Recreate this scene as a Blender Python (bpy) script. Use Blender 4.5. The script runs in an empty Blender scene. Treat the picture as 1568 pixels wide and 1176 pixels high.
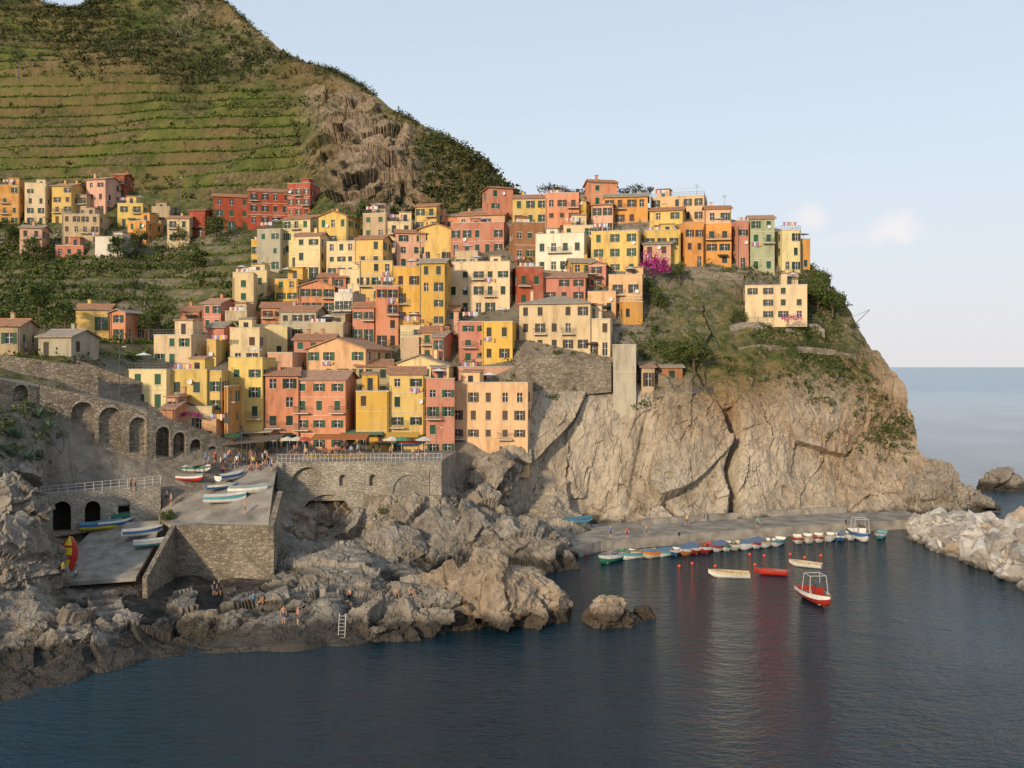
import bpy, bmesh, math, random, time
import numpy as np
from mathutils import Vector, Matrix
T0=time.time()
random.seed(7); rng=np.random.default_rng(7)
R=random.random
def U(a,b): return a+(b-a)*random.random()
# survey: bearing tangents measured from the camera station, distance d in metres
F=1400.;CX=784.;HY=562.;H=25.
def S(px,py,d): return Vector(((px-CX)/F*d,d,H+(HY-py)/F*d))
def G(px,py,z): return S(px,py,(H-z)*F/(py-HY))
scene=bpy.context.scene
COL=scene.collection
# ---------------------------------------------------------------- materials
class M:
    def __init__(s,name,rough=.85,spec=.25):
        s.m=bpy.data.materials.new(name); s.m.use_nodes=True; s.t=s.m.node_tree; s.n=s.t.nodes
        s.b=s.n['Principled BSDF']; s.b.inputs['Roughness'].default_value=rough
        s.b.inputs['Specular IOR Level'].default_value=spec
        s.geo=s.n.new('ShaderNodeNewGeometry'); s.pos=s.geo.outputs['Position']
    def L(s,a,b): s.t.links.new(a,b)
    def setin(s,sock,v):
        if isinstance(v,bpy.types.NodeSocket): s.L(v,sock)
        elif isinstance(v,(tuple,list)) and len(v)==3 and sock.type=='RGBA': sock.default_value=(*v,1)
        else: sock.default_value=v
    def scale(s,vec,sc,rot=(0,0,0)):
        n=s.n.new('ShaderNodeMapping'); n.inputs['Scale'].default_value=sc; n.inputs['Rotation'].default_value=rot
        s.L(vec,n.inputs['Vector']); return n.outputs[0]
    def noise(s,vec,scale,detail=4,rough=.55,dist=0):
        n=s.n.new('ShaderNodeTexNoise'); n.inputs['Scale'].default_value=scale; n.inputs['Detail'].default_value=detail
        n.inputs['Roughness'].default_value=rough; n.inputs['Distortion'].default_value=dist
        s.L(vec,n.inputs['Vector']); return n.outputs['Fac']
    def vor(s,vec,scale,feat='F1',out='Distance'):
        n=s.n.new('ShaderNodeTexVoronoi'); n.feature=feat; n.inputs['Scale'].default_value=scale
        s.L(vec,n.inputs['Vector']); return n.outputs[out]
    def ramp(s,fac,stops):
        n=s.n.new('ShaderNodeValToRGB'); e=n.color_ramp.elements
        while len(e)<len(stops): e.new(.5)
        for i,(p,c) in enumerate(stops):
            e[i].position=p; e[i].color=(*c,1) if isinstance(c,tuple) else (c,c,c,1)
        s.L(fac,n.inputs[0]); return n.outputs[0]
    def mix(s,f,a,b,mode='MIX'):
        n=s.n.new('ShaderNodeMix'); n.data_type='RGBA'; n.blend_type=mode
        s.setin(n.inputs[0],f); s.setin(n.inputs[6],a); s.setin(n.inputs[7],b); return n.outputs[2]
    def math(s,op,a,b=0.,clamp=False):
        n=s.n.new('ShaderNodeMath'); n.operation=op; n.use_clamp=clamp
        s.setin(n.inputs[0],a); s.setin(n.inputs[1],b); return n.outputs[0]
    def attr(s,name):
        n=s.n.new('ShaderNodeAttribute'); n.attribute_name=name; return n.outputs['Fac']
    def xyz(s,v):
        n=s.n.new('ShaderNodeSeparateXYZ'); s.L(v,n.inputs[0]); return n.outputs
    def objcol(s):
        n=s.n.new('ShaderNodeObjectInfo'); return n.outputs['Color'],n.outputs['Random']
    def base(s,c): s.setin(s.b.inputs['Base Color'],c)
    def bump(s,h,strength=.5,dist=.1):
        n=s.n.new('ShaderNodeBump'); n.inputs['Distance'].default_value=dist
        s.setin(n.inputs['Strength'],strength)
        s.L(h,n.inputs['Height']); s.L(n.outputs[0],s.b.inputs['Normal'])
def rockmat(name,terr=True,tone=.5,warm=.2):
    m=M(name,.9,.2)
    strat=m.scale(m.pos,(.9,.9,.18),(0.0,-.5,0))
    n0=m.noise(m.pos,.05,2); n1=m.noise(strat,.3,6,.6,.5); n2=m.noise(m.pos,.8,6,.66); n3=m.noise(m.pos,4.5,3,.7)
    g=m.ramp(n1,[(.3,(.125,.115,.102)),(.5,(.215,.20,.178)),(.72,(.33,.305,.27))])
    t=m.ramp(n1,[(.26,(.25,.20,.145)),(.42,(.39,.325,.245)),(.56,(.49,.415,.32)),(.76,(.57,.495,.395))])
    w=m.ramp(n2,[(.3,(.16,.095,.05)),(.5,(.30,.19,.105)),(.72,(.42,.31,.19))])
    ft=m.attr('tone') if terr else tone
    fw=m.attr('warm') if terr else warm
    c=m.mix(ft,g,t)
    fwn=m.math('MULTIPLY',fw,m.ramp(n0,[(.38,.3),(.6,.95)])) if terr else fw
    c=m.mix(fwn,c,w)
    c=m.mix(.42,c,m.ramp(n2,[(.3,.42),(.48,.97),(.7,1.2)]),'MULTIPLY')
    c=m.mix(.3,c,m.ramp(n3,[(.35,.5),(.6,1.1)]),'MULTIPLY')
    fl=m.noise(m.scale(m.pos,(.5,.5,.07),(0,-.42,0)),.8,3,.5)
    ckr=m.ramp(m.math('ABSOLUTE',m.math('SUBTRACT',fl,.5)),[(0.,.4),(.012,.85),(.03,1.)])
    c=m.mix(m.math('MULTIPLY',.8,m.ramp(n2,[(.4,.2),(.55,1.)])),c,ckr,'MULTIPLY')
    if terr:
        nv=m.noise(m.pos,.8,5,.7); nz=m.xyz(m.geo.outputs['Normal'])[2]
        vm=m.math('MULTIPLY',m.attr('veg'),1.7)
        vm=m.math('ADD',vm,m.math('MULTIPLY',m.math('SUBTRACT',nv,.5),3.))
        vm=m.math('ADD',vm,m.math('MULTIPLY',m.math('SUBTRACT',nz,.6),.8))
        vm=m.math('SUBTRACT',vm,.45,True)
        vm=m.math('MULTIPLY',vm,m.ramp(m.attr('veg'),[(.02,0.),(.15,1.)]))
        vc=m.ramp(m.noise(m.pos,.35,5,.7),[(.3,(.026,.043,.012)),(.45,(.062,.078,.022)),(.58,(.13,.115,.04)),(.75,(.24,.17,.085))])
        ea=m.attr('earth')
        c=m.mix(ea,c,m.ramp(n2,[(.3,(.14,.115,.09)),(.7,(.30,.255,.20))]))
        c=m.mix(vm,c,vc)
        bw=m.math('MULTIPLY',m.math('MULTIPLY',m.attr('band'),m.ramp(m.noise(m.pos,.07,3),[(.4,.2),(.55,1.)])),.8)
        c=m.mix(bw,c,m.ramp(n2,[(.3,(.095,.078,.05)),(.5,(.20,.165,.115)),(.7,(.31,.26,.195))]))
    z=m.xyz(m.pos)[2]
    zz=m.math('ADD',z,m.math('MULTIPLY',m.noise(m.pos,.5,3),-2.4))
    wet=m.ramp(zz,[(0.,.25),(.14,.42),(.85,1.)])
    c=m.mix(1.,c,wet,'MULTIPLY')
    m.base(c)
    h=m.math('ADD',m.math('MULTIPLY',n2,.85),m.math('MULTIPLY',n3,.18))
    h=m.math('ADD',h,m.math('MULTIPLY',n1,1.2))
    h=m.math('ADD',h,m.math('MULTIPLY',ckr,.3))
    m.bump(h,.85,.65)
    return m.m
MROCK=rockmat('terrain_rock'); MROCK2=rockmat('sea_rock',False,.4,.15); MROCK3=rockmat('brown_rock',False,.55,.4); MROCKD=rockmat('grey_rock',False,.15,.1)
def hillmat():
    m=M('hillside',.95,.1)
    n0=m.noise(m.pos,.02,4,.62); n1=m.noise(m.pos,.07,5,.65); n2=m.noise(m.pos,.7,5,.7)
    tread=m.ramp(n1,[(.3,(.045,.065,.014)),(.5,(.09,.115,.026)),(.7,(.18,.17,.05))])
    wall=m.ramp(n2,[(.3,(.065,.05,.026)),(.5,(.16,.12,.065)),(.7,(.28,.21,.13))])
    bf=m.math('MULTIPLY',m.attr('band'),m.ramp(m.noise(m.pos,.04,3),[(.42,.1),(.56,.95)]))
    c=m.mix(bf,tread,wall)
    scrub=m.ramp(n2,[(.28,(.018,.029,.009)),(.5,(.048,.060,.019)),(.68,(.11,.098,.04)),(.8,(.20,.15,.085))])
    f=m.math('ADD',m.attr('scrub'),m.math('MULTIPLY',m.math('SUBTRACT',n0,.48),4.0),True)
    c=m.mix(f,c,scrub)
    rk=m.ramp(n2,[(.3,(.13,.095,.065)),(.5,(.27,.205,.145)),(.75,(.44,.36,.275))])
    f=m.math('ADD',m.attr('rock'),m.math('MULTIPLY',m.math('SUBTRACT',n1,.53),3.4))
    f=m.math('MULTIPLY',f,m.ramp(m.attr('rock'),[(.05,0.),(.3,1.)]),True)
    c=m.mix(f,c,rk)
    c=m.mix(m.math('MULTIPLY',m.ramp(m.noise(m.pos,.028,3),[(.48,0.),(.58,1.)]),.55),c,(.20,.14,.065))
    m.base(c); m.bump(m.math('ADD',n2,m.math('MULTIPLY',n1,2.)),.9,.9); return m.m
MHILL=hillmat()
def stucco():
    m=M('stucco',.9,.15); oc,rd=m.objcol()
    st=m.scale(m.pos,(1.,1.,.22)); n1=m.noise(st,.9,5,.65); n2=m.noise(m.pos,.35,4); n3=m.noise(m.pos,5,3,.7)
    c=m.mix(.75,oc,m.ramp(n1,[(.28,(.50,.46,.42)),(.5,(.95,.93,.9)),(.7,(1.08,1.06,1.03))]),'MULTIPLY')
    c=m.mix(m.ramp(n2,[(.5,0.),(.72,.4)]),c,m.mix(.6,c,(.48,.42,.34)))
    c=m.mix(.3,c,m.ramp(n3,[(.3,.6),(.6,1.05)]),'MULTIPLY')
    m.base(c); m.bump(m.math('ADD',n3,n1),.25,.04); return m.m
MST=stucco()
def simple(name,col=None,rough=.7,spec=.3,var=.35,sc=3.,metal=0):
    m=M(name,rough,spec); n=m.noise(m.pos,sc,4,.65)
    c=m.objcol()[0] if col is None else col
    c=m.mix(1.,c,m.ramp(n,[(.25,1-var),(.7,1+var*.4)]),'MULTIPLY'); m.base(c); m.b.inputs['Metallic'].default_value=metal
    return m.m
MTRIM=simple('trim_plaster',(.58,.52,.43)); MGLASS=simple('window_glass',(.025,.026,.028),.12,.6,.5,.4)
MSHUT=simple('shutter_paint',None,.6,.3,.45,6.); MMET=simple('dark_metal',(.09,.085,.08),.5,.4)
MLITE=simple('light_metal',(.5,.5,.5),.4,.5); MCONC=simple('concrete',(.32,.29,.25),.9,.15,.6,.5)
MPLAZA=simple('plaza_paving',(.30,.27,.23),.9,.15,.55,.35); MWHITE=simple('white_paint',(.72,.72,.70),.4,.4,.15)
MDARK=simple('arch_shade_paint',(.03,.025,.02),.95,.05); MWOOD=simple('boat_wood',(.30,.19,.10),.6,.3,.4,4.)  # MDARK: near-black colour paints the shade inside the arch openings
MCLOTH=simple('canvas',None,.9,.1,.2,2.); MSKIN=simple('skin',(.50,.29,.19),.6,.3,.1); MHAIR=simple('hair',(.04,.025,.015),.7)
MPANT=simple('trousers',(.06,.08,.14),.9)
def roofmat():
    m=M('roof_tiles',.9,.15); oc,rd=m.objcol(); tc=m.n.new('ShaderNodeTexCoord').outputs['Object']
    n=m.noise(m.pos,1.4,5,.7); n2=m.noise(m.pos,7,3,.7)
    wv=m.n.new('ShaderNodeTexWave'); wv.bands_direction='X'; wv.inputs['Scale'].default_value=1.3; m.L(tc,wv.inputs['Vector'])
    c=m.mix(.8,oc,m.ramp(n,[(.28,(.5,.5,.48)),(.5,(.95,.95,.93)),(.72,(1.25,1.2,1.1))]),'MULTIPLY')
    c=m.mix(.5,c,m.ramp(n2,[(.3,.55),(.65,1.15)]),'MULTIPLY')
    c=m.mix(.35,c,m.ramp(wv.outputs['Fac'],[(.0,.45),(.4,1.)]),'MULTIPLY')
    m.base(c); m.bump(m.math('ADD',wv.outputs['Fac'],n2),.6,.08); return m.m
MROOF=roofmat()
def clothes():
    m=M('laundry',.9,.1); r=m.geo.outputs['Random Per Island']
    m.base(m.ramp(r,[(0.,(.7,.7,.68)),(.3,(.62,.6,.6)),(.5,(.15,.25,.5)),(.65,(.6,.1,.08)),(.8,(.7,.5,.1)),(1.,(.6,.6,.65))])); return m.m
MLAUN=clothes()
def masonry(name,c1,c2,c3,cs=1.5):
    m=M(name,.95,.1); v=m.scale(m.pos,(cs,cs,cs*1.8))
    vn=m.n.new('ShaderNodeTexVoronoi'); vn.inputs['Scale'].default_value=1.; m.L(v,vn.inputs['Vector'])
    cell=m.xyz(vn.outputs['Color'])[0]; d=m.vor(v,1.,'DISTANCE_TO_EDGE')
    n=m.noise(m.pos,.25,5,.65); n2=m.noise(m.pos,5,3,.7)
    c=m.ramp(cell,[(0.,c1),(.5,c2),(1.,c3)])
    c=m.mix(.8,c,m.ramp(n,[(.3,.5),(.5,.95),(.72,1.25)]),'MULTIPLY')
    c=m.mix(.4,c,m.ramp(n2,[(.3,.5),(.7,1.15)]),'MULTIPLY')
    c=m.mix(.45,c,m.ramp(d,[(0.,.5),(.09,1.)]),'MULTIPLY')
    m.base(c); m.bump(m.math('ADD',m.ramp(d,[(0.,0.),(.12,1.)]),n2),.7,.12); return m.m
MMAS=masonry('stone_masonry',(.21,.175,.135),(.29,.245,.19),(.38,.325,.255),1.9)
MMASL=masonry('pale_masonry',(.34,.305,.25),(.40,.355,.29),(.46,.41,.335),1.9)
def leafmat(name,stops):
    m=M(name,.8,.2); r=m.geo.outputs['Random Per Island']; n=m.noise(m.pos,.25,3,.6)
    f=m.math('ADD',m.math('MULTIPLY',r,.45),m.math('MULTIPLY',n,.62))
    m.base(m.ramp(f,stops)); return m.m
MLEAF=leafmat('foliage',[(.2,(.02,.037,.01)),(.45,(.048,.074,.018)),(.65,(.095,.12,.032)),(.85,(.17,.17,.058))])
MLEAFD=leafmat('scrub_foliage',[(.2,(.015,.025,.008)),(.45,(.035,.048,.015)),(.65,(.068,.075,.026)),(.85,(.14,.12,.05))])
MVINE=leafmat('vine_foliage',[(.2,(.045,.075,.012)),(.45,(.095,.14,.02)),(.65,(.155,.205,.035)),(.85,(.24,.25,.07))])
MBOUG=leafmat('bougainvillea_bloom',[(.2,(.10,.01,.05)),(.5,(.32,.02,.16)),(.85,(.5,.06,.3))])
MBARK=simple('bark',(.12,.09,.06),.9)
# ---------------------------------------------------------------- numpy noise
def hsh(ix,iy,iz,s):
    n=(ix*73856093)^(iy*19349663)^(iz*83492791)^(s*265443576)
    n&=0xffffffff; n=((n^(n>>13))*1274126177)&0xffffffff; n^=n>>16
    n=(n*668265263)&0xffffffff; n^=n>>15
    return (n&0xffffff)/float(0xffffff)
def vnoise(p,s=0):
    i=np.floor(p).astype(np.int64); f=p-i; f=f*f*(3-2*f); r=0
    for a in (0,1):
        for b in (0,1):
            for c in (0,1):
                w=(f[...,0] if a else 1-f[...,0])*(f[...,1] if b else 1-f[...,1])*(f[...,2] if c else 1-f[...,2])
                r=r+w*hsh(i[...,0]+a,i[...,1]+b,i[...,2]+c,s)
    return r-.5
def fbm(p,o=4,s=0,g=.5):
    r=0;a=1.
    for k in range(o): r=r+a*vnoise(p*2.03**k+k*17.3,s+k); a*=g
    return r
def ridged(p,o=3,s=0):
    r=0;a=1.
    for k in range(o): r=r+a*(1-4*np.abs(vnoise(p*2.1**k+k*11.7,s+k))); a*=.5
    return r
def blocky(p,s=0,tilt=.6):
    i=np.floor(p).astype(np.int64); best=np.full(p.shape[:-1],1e9); out=np.zeros(p.shape[:-1])
    for a in (-1,0,1):
        for b in (-1,0,1):
            for c in (-1,0,1):
                jx,jy,jz=i[...,0]+a,i[...,1]+b,i[...,2]+c
                dx=p[...,0]-(jx+hsh(jx,jy,jz,s)); dy=p[...,1]-(jy+hsh(jx,jy,jz,s+1)); dz=p[...,2]-(jz+hsh(jx,jy,jz,s+2))
                d=dx*dx+dy*dy+dz*dz; m=d<best
                v=(hsh(jx,jy,jz,s+3)-.5)+tilt*((hsh(jx,jy,jz,s+4)-.5)*dx+(hsh(jx,jy,jz,s+5)-.5)*dy+(hsh(jx,jy,jz,s+6)-.5)*dz)*2
                best=np.where(m,d,best); out=np.where(m,v,out)
    return out
def rotp(p,ay,sc):
    c,s=math.cos(ay),math.sin(ay)
    return np.stack([(p[...,0]*c+p[...,2]*s)*sc[0],p[...,1]*sc[1],(-p[...,0]*s+p[...,2]*c)*sc[2]],-1)
def warp(p,f,a,s): return p+a*np.stack([vnoise(p*f,s),vnoise(p*f+9.1,s+1),vnoise(p*f+4.7,s+2)],-1)
# ---------------------------------------------------------------- mesh helpers
def mesh_np(name,V,Fq,mats,midx=None,smooth=False,attrs=None):
    me=bpy.data.meshes.new(name); V=np.asarray(V,dtype=np.float32).reshape(-1,3); Fq=np.asarray(Fq,dtype=np.int32)
    k=Fq.shape[1]; me.vertices.add(len(V)); me.vertices.foreach_set('co',V.ravel())
    me.loops.add(Fq.size); me.loops.foreach_set('vertex_index',Fq.ravel())
    me.polygons.add(len(Fq)); me.polygons.foreach_set('loop_start',np.arange(0,Fq.size,k,dtype=np.int32))
    me.polygons.foreach_set('loop_total',np.full(len(Fq),k,dtype=np.int32))
    for m in mats: me.materials.append(m)
    if midx is not None: me.polygons.foreach_set('material_index',np.asarray(midx,dtype=np.int32))
    me.update(calc_edges=True)
    if attrs:
        for a,v in attrs.items(): me.attributes.new(a,'FLOAT','POINT').data.foreach_set('value',np.asarray(v,dtype=np.float32).ravel())
    me.polygons.foreach_set('use_smooth',np.full(len(Fq),smooth)); 
    o=bpy.data.objects.new(name,me); COL.objects.link(o); return o
def grid_faces(ny,nx):
    a=np.arange(ny*nx).reshape(ny,nx)
    return np.stack([a[:-1,:-1],a[:-1,1:],a[1:,1:],a[1:,:-1]],-1).reshape(-1,4)
class Acc:
    def __init__(s): s.v=[];s.f=[];s.m=[]
    def poly(s,pts,m=0):
        i=len(s.v); s.v+= [tuple(p) for p in pts]; s.f.append(tuple(range(i,i+len(pts)))); s.m.append(m)
    def box(s,x0,x1,y0,y1,z0,z1,m=0,fn=None):
        c=[(x0,y0,z0),(x1,y0,z0),(x1,y1,z0),(x0,y1,z0),(x0,y0,z1),(x1,y0,z1),(x1,y1,z1),(x0,y1,z1)]
        if fn: c=[fn(*q) for q in c]
        i=len(s.v); s.v+=[tuple(q) for q in c]
        for f in ((0,3,2,1),(4,5,6,7),(0,1,5,4),(1,2,6,5),(2,3,7,6),(3,0,4,7)): s.f.append(tuple(i+k for k in f)); s.m.append(m)
    def slab(s,pts,t,m=0):
        n=len(pts); i=len(s.v); s.v+=[tuple(p) for p in pts]+[(p[0],p[1],p[2]-t) for p in pts]
        s.f.append(tuple(range(i,i+n))); s.f.append(tuple(i+n+k for k in reversed(range(n)))); s.m+=[m,m]
        for k in range(n): s.f.append((i+k,i+n+k,i+n+(k+1)%n,i+(k+1)%n)); s.m.append(m)
    def rod(s,a,b,r0,r1=None,m=0,n=6):
        a=Vector(a);b=Vector(b); r1=r0 if r1 is None else r1; d=(b-a).normalized(); u=d.orthogonal().normalized(); w=d.cross(u)
        i=len(s.v)
        for c,r in ((a,r0),(b,r1)):
            for k in range(n):
                t=2*math.pi*k/n; s.v.append(tuple(c+u*math.cos(t)*r+w*math.sin(t)*r))
        for k in range(n): s.f.append((i+k,i+(k+1)%n,i+n+(k+1)%n,i+n+k)); s.m.append(m)
        s.f.append(tuple(i+n+k for k in range(n))); s.m.append(m)
    def obj(s,name,mats,parent=None,color=None,smooth=False):
        if not s.f: return None
        me=bpy.data.meshes.new(name); me.from_pydata(s.v,[],s.f)
        for m in mats: me.materials.append(m)
        me.polygons.foreach_set('material_index',s.m); me.polygons.foreach_set('use_smooth',[smooth]*len(s.f)); me.update()
        o=bpy.data.objects.new(name,me); COL.objects.link(o)
        if parent: o.parent=parent
        if color: o.color=(*color,1)
        return o
def empty(name,loc=(0,0,0),rz=0):
    e=bpy.data.objects.new(name,None); e.location=loc; e.rotation_euler=(0,0,rz); COL.objects.link(e); return e
def leaves(name,P,Rad,nl,ls,mat,flat=.8,parent=None):
    P=np.asarray(P,dtype=float).reshape(-1,3); Rad=np.asarray(Rad,dtype=float).reshape(-1); n=len(P)
    d=rng.normal(size=(n,nl,3)); d/=np.linalg.norm(d,axis=-1,keepdims=True); r=rng.random((n,nl,1))**.4
    sh=np.clip(1+.35*rng.normal(size=(n,1,3)),.4,1.8)
    C=P[:,None]+d*r*Rad[:,None,None]*np.array([1,1,flat])*sh
    a=rng.normal(size=(n,nl,3)); a/=np.linalg.norm(a,axis=-1,keepdims=True)
    nn=d+.7*rng.normal(size=d.shape); b=np.cross(nn,a); b/=np.linalg.norm(b,axis=-1,keepdims=True)+1e-9; a=np.cross(b,nn); a/=np.linalg.norm(a,axis=-1,keepdims=True)+1e-9
    s=ls*Rad[:,None,None]*(.6+.8*rng.random((n,nl,1)))
    V=np.stack([C-a*s,C-b*s*.6,C+a*s,C+b*s*.6],2).reshape(-1,3)
    o=mesh_np(name,V,np.arange(len(V)).reshape(-1,4),[mat])
    if parent: o.parent=parent
    return o
# ---------------------------------------------------------------- terrain fields
def rbf(C):
    C=np.array(C,dtype=float); X=C[:,:2]/100.; n=len(X)
    A=np.linalg.norm(X[:,None]-X[None],axis=-1); Pm=np.c_[np.ones(n),X]
    K=np.block([[A,Pm],[Pm.T,np.zeros((3,3))]]); w=np.linalg.solve(K+1e-9*np.eye(n+3),np.r_[C[:,2],0,0,0])
    def f(px,py):
        px=np.asarray(px,dtype=float);py=np.asarray(py,dtype=float); r=w[n]+w[n+1]*px/100+w[n+2]*py/100
        for k in range(n): r=r+w[k]*np.hypot(px/100-X[k,0],py/100-X[k,1])
        return r
    return f
bot=[(-120,1110),(0,1075),(60,1060),(150,1030),(230,1008),(300,1000),(400,995),(500,988),(560,985),(600,960),(640,930),(700,905),(780,890),(850,875),(885,850),(920,827),(1000,820),(1100,812),(1250,802),(1395,796),(1450,795),(1500,788),(1520,785)]
top=[(-120,300),(0,300),(100,275),(200,292),(300,306),(400,290),(490,296),(540,326),(600,342),(700,326),(790,308),(850,297),(900,294),(1000,320),(1100,332),(1200,352),(1240,405),(1285,450),(1330,520),(1355,560),(1375,600),(1390,650),(1405,705),(1440,712),(1480,745),(1505,778),(1520,782)]
C=[(0,600,113),(0,690,104),(0,800,95),(0,900,86),(-100,600,106),(-100,800,90),(-100,950,76),(0,560,118),(0,470,165),(0,400,225),(0,330,245),(100,540,130),(100,480,160),(100,400,225),(100,330,247),(100,268,262),(-100,400,220),
(130,598,122),(130,700,114),(260,635,128),(260,700,122),(400,692,134),(400,715,128),(200,540,145),(200,470,175),(250,390,225),(250,330,247),(250,640,128),
(60,740,109),(150,745,113),(60,800,108),(150,795,112.5),(40,840,97),(60,900,88),(240,745,115),
(350,590,142),(350,520,158),(380,460,180),(380,400,205),(380,345,238),(450,330,238),(450,275,250),(360,680,130),
(500,690,136),(500,600,146),(500,520,162),(500,440,182),(500,400,195),(520,345,212),(600,690,137),
(660,696,137),(650,600,148),(650,520,162),(650,400,190),(650,345,205),(720,705,137),
(800,610,147),(800,540,153),(860,575,150.5),(800,400,182),(800,310,205),(925,592,150.5),(900,560,152),(900,520,157),(900,400,180),(900,300,202),
(1000,600,150),(1000,500,162),(1000,400,178),(1000,325,192),(1100,620,152),(1100,500,166),(1100,410,178),(1100,340,192),
(1200,620,155),(1200,500,168),(1200,410,180),(1200,355,190),(1300,620,158),(1300,520,168),(1280,450,177),(1370,620,164),(1390,680,162),(1410,740,156),(1480,755,160),
(780,800,137),(900,800,142),(1000,700,146),(1100,780,144),(1250,780,149),(1400,785,151),(760,740,137),(850,700,143),
(350,742,118.5),(300,762,113.5),(400,800,108),(262,800,109),(330,802,108),(270,840,108.5),(330,840,108),(400,840,108),(400,878,106.5),(330,880,106.8),(270,880,106),
(110,842,106),(235,832,108),(80,892,97),(210,884,100.5),(245,797,111.5),(160,865,102.5),(150,800,111.5),
(300,910,96),(400,910,96),(300,940,89),(400,940,88),(500,930,87),(200,950,85),(100,960,81),(0,980,78),
(480,880,101),(560,880,101),(480,840,113),(460,800,119),(540,800,121),(650,800,123),(600,850,112),(700,850,115),(800,850,120),
(430,750,122),(460,735,128),(560,735,128),(650,735,128.5),(560,785,122.5),(680,760,128),(700,720,134)]
for (x,y) in bot: C.append((x,y,35000./(y-562)))
fD=rbf(C)
def box(px,py,x0,x1,y0,y1,s=20.):
    sg=lambda v:1/(1+np.exp(-np.clip(v,-30,30)))
    return sg((px-x0)/s)*sg((x1-px)/s)*sg((py-y0)/s)*sg((y1-py)/s)
def sheet(nx,ny,topc,botc,x0,x1,fn):
    px=np.linspace(x0,x1,nx)[None].repeat(ny,0)
    t=np.linspace(0,1,ny)[:,None]
    yb=np.interp(px[0],*zip(*botc)); yt=np.interp(px[0],*zip(*topc))
    py=yb*(1-t)+yt*t; D=fn(px,py)
    V=np.stack([(px-CX)/F*D,D,H+(HY-py)/F*D],-1); return px,py,D,V
def normals(V):
    a=np.gradient(V,axis=1); b=np.gradient(V,axis=0); n=np.cross(a,b); n/=np.linalg.norm(n,axis=-1,keepdims=True)+1e-9
    return n
def step(z,h,k):
    q=z/h; f=q-np.floor(q); return (np.floor(q)+np.clip((f-(1-k))/k,0,1)*.85+f*.15)*h, (f>(1-k)).astype(float)
NX,NY=950,450
px,py,D,V=sheet(NX,NY,top,bot,-120,1520,fD)
N=normals(V); N*=np.sign(-N[...,1:2]+1e-6)
cliff=box(px,py,700,1600,590,860,12); cliffhi=box(px,py,980,1600,400,640,14)
fore=box(px,py,-300,900,900,1200,10); mid=box(px,py,430,900,740,900,12); left=box(px,py,-300,60,720,900,10)+.6*box(px,py,-300,100,610,760,10)
vegA=box(px,py,-300,420,375,545,12)
hamlet=box(px,py,-300,620,200,352,7)
built=box(px,py,230,420,700,895,6)+box(px,py,60,250,740,900,6)+box(px,py,100,420,540,720,8)+box(px,py,-200,120,540,605,8)+box(px,py,380,760,300,715,12)+box(px,py,740,990,280,600,8)+box(px,py,980,1245,300,415,8)
built=np.clip(built,0,1)
amp=np.clip(cliff+.7*cliffhi+.75*fore+.8*mid+.7*left,0,1)*(1-.95*built)+.04
edge=np.minimum(1,np.linspace(0,1,NY)[:,None]*12+.25)
W_=warp(V,.07,5.,200)
dk=.7*ridged(rotp(W_,-.45,(.08,.08,.018)),2,3)+1.75*blocky(rotp(W_,-.45,(.085,.085,.03)),11,1.)+.72*blocky(rotp(warp(V,.15,2.5,210),-.42,(.24,.24,.07)),31,1.)+.22*blocky(rotp(warp(V,.3,1.2,220),-.4,(.75,.75,.28)),41,1.)+.06*blocky(rotp(V,-.4,(2.,2.,1.)),43,1.)+.3*fbm(V*.5,4,50)
dr_=.7*ridged(rotp(W_,.3,(.06,.06,.05)),2,3)+1.3*blocky(rotp(W_,.3,(.10,.10,.16)),13,1.)+.55*blocky(rotp(W_,.3,(.28,.28,.45)),33,1.)+.2*blocky(rotp(W_,.3,(.8,.8,1.2)),45,1.)+.35*fbm(V*.6,4,52)
cm=np.clip(cliff+cliffhi,0,1); disp=dk*cm+dr_*(1-cm)
cl=np.exp(-((px-(1122+(py-700)*-.05+5*np.sin(py/17)))/6.)**2)*box(px,py,1000,1200,640,790,6)
cl2=np.exp(-((px-(978+(700-py)*.22))/5.)**2)*box(px,py,900,1100,630,780,14)*.35
V=V+N*((disp*amp)*edge-5.*cl-3*cl2)[...,None]
st=vegA*(1-built)
zs,bandA=step(V[...,2]+1.5*fbm(V*.05,2,5),3.2,.45)
V[...,2]=V[...,2]*(1-st)+zs*st; bandA=bandA*st
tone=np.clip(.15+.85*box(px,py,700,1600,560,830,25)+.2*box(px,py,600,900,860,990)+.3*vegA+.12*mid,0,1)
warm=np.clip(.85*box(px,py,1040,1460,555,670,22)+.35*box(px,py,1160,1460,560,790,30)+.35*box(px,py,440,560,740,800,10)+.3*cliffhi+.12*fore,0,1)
veg=np.clip(vegA*1.0+.74*box(px,py,985,1340,420,575,14)+.42*box(px,py,1000,1370,550,650,18)+.5*box(px,py,-200,110,530,700,12)+.35*box(px,py,380,800,300,600)+hamlet*.9,0,1)
earth=np.clip(built*.9,0,1)*(1-.9*box(px,py,-200,110,530,700,12))*(1-hamlet)
front=V[:1].copy(); front[...,1]-=4; front[...,2]=-4
rows=[front,V]; last=V[-1:]
for k in range(1,7):
    b=last.copy(); b[...,1]+=11*k; b[...,0]+=np.where(px[-1:]>1200,-2.*k,0); b[...,2]=(last[...,2])*(1-k/6.)**1.1-2; rows.append(b)
VV=np.concatenate(rows,0)
ext=lambda a:np.concatenate([a[:1],a]+[a[-1:]]*6,0)
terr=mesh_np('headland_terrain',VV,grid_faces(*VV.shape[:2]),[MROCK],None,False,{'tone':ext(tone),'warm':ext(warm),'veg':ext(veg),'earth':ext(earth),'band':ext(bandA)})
LV,LN,Lpx,Lpy=V,N,px,py
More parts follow.
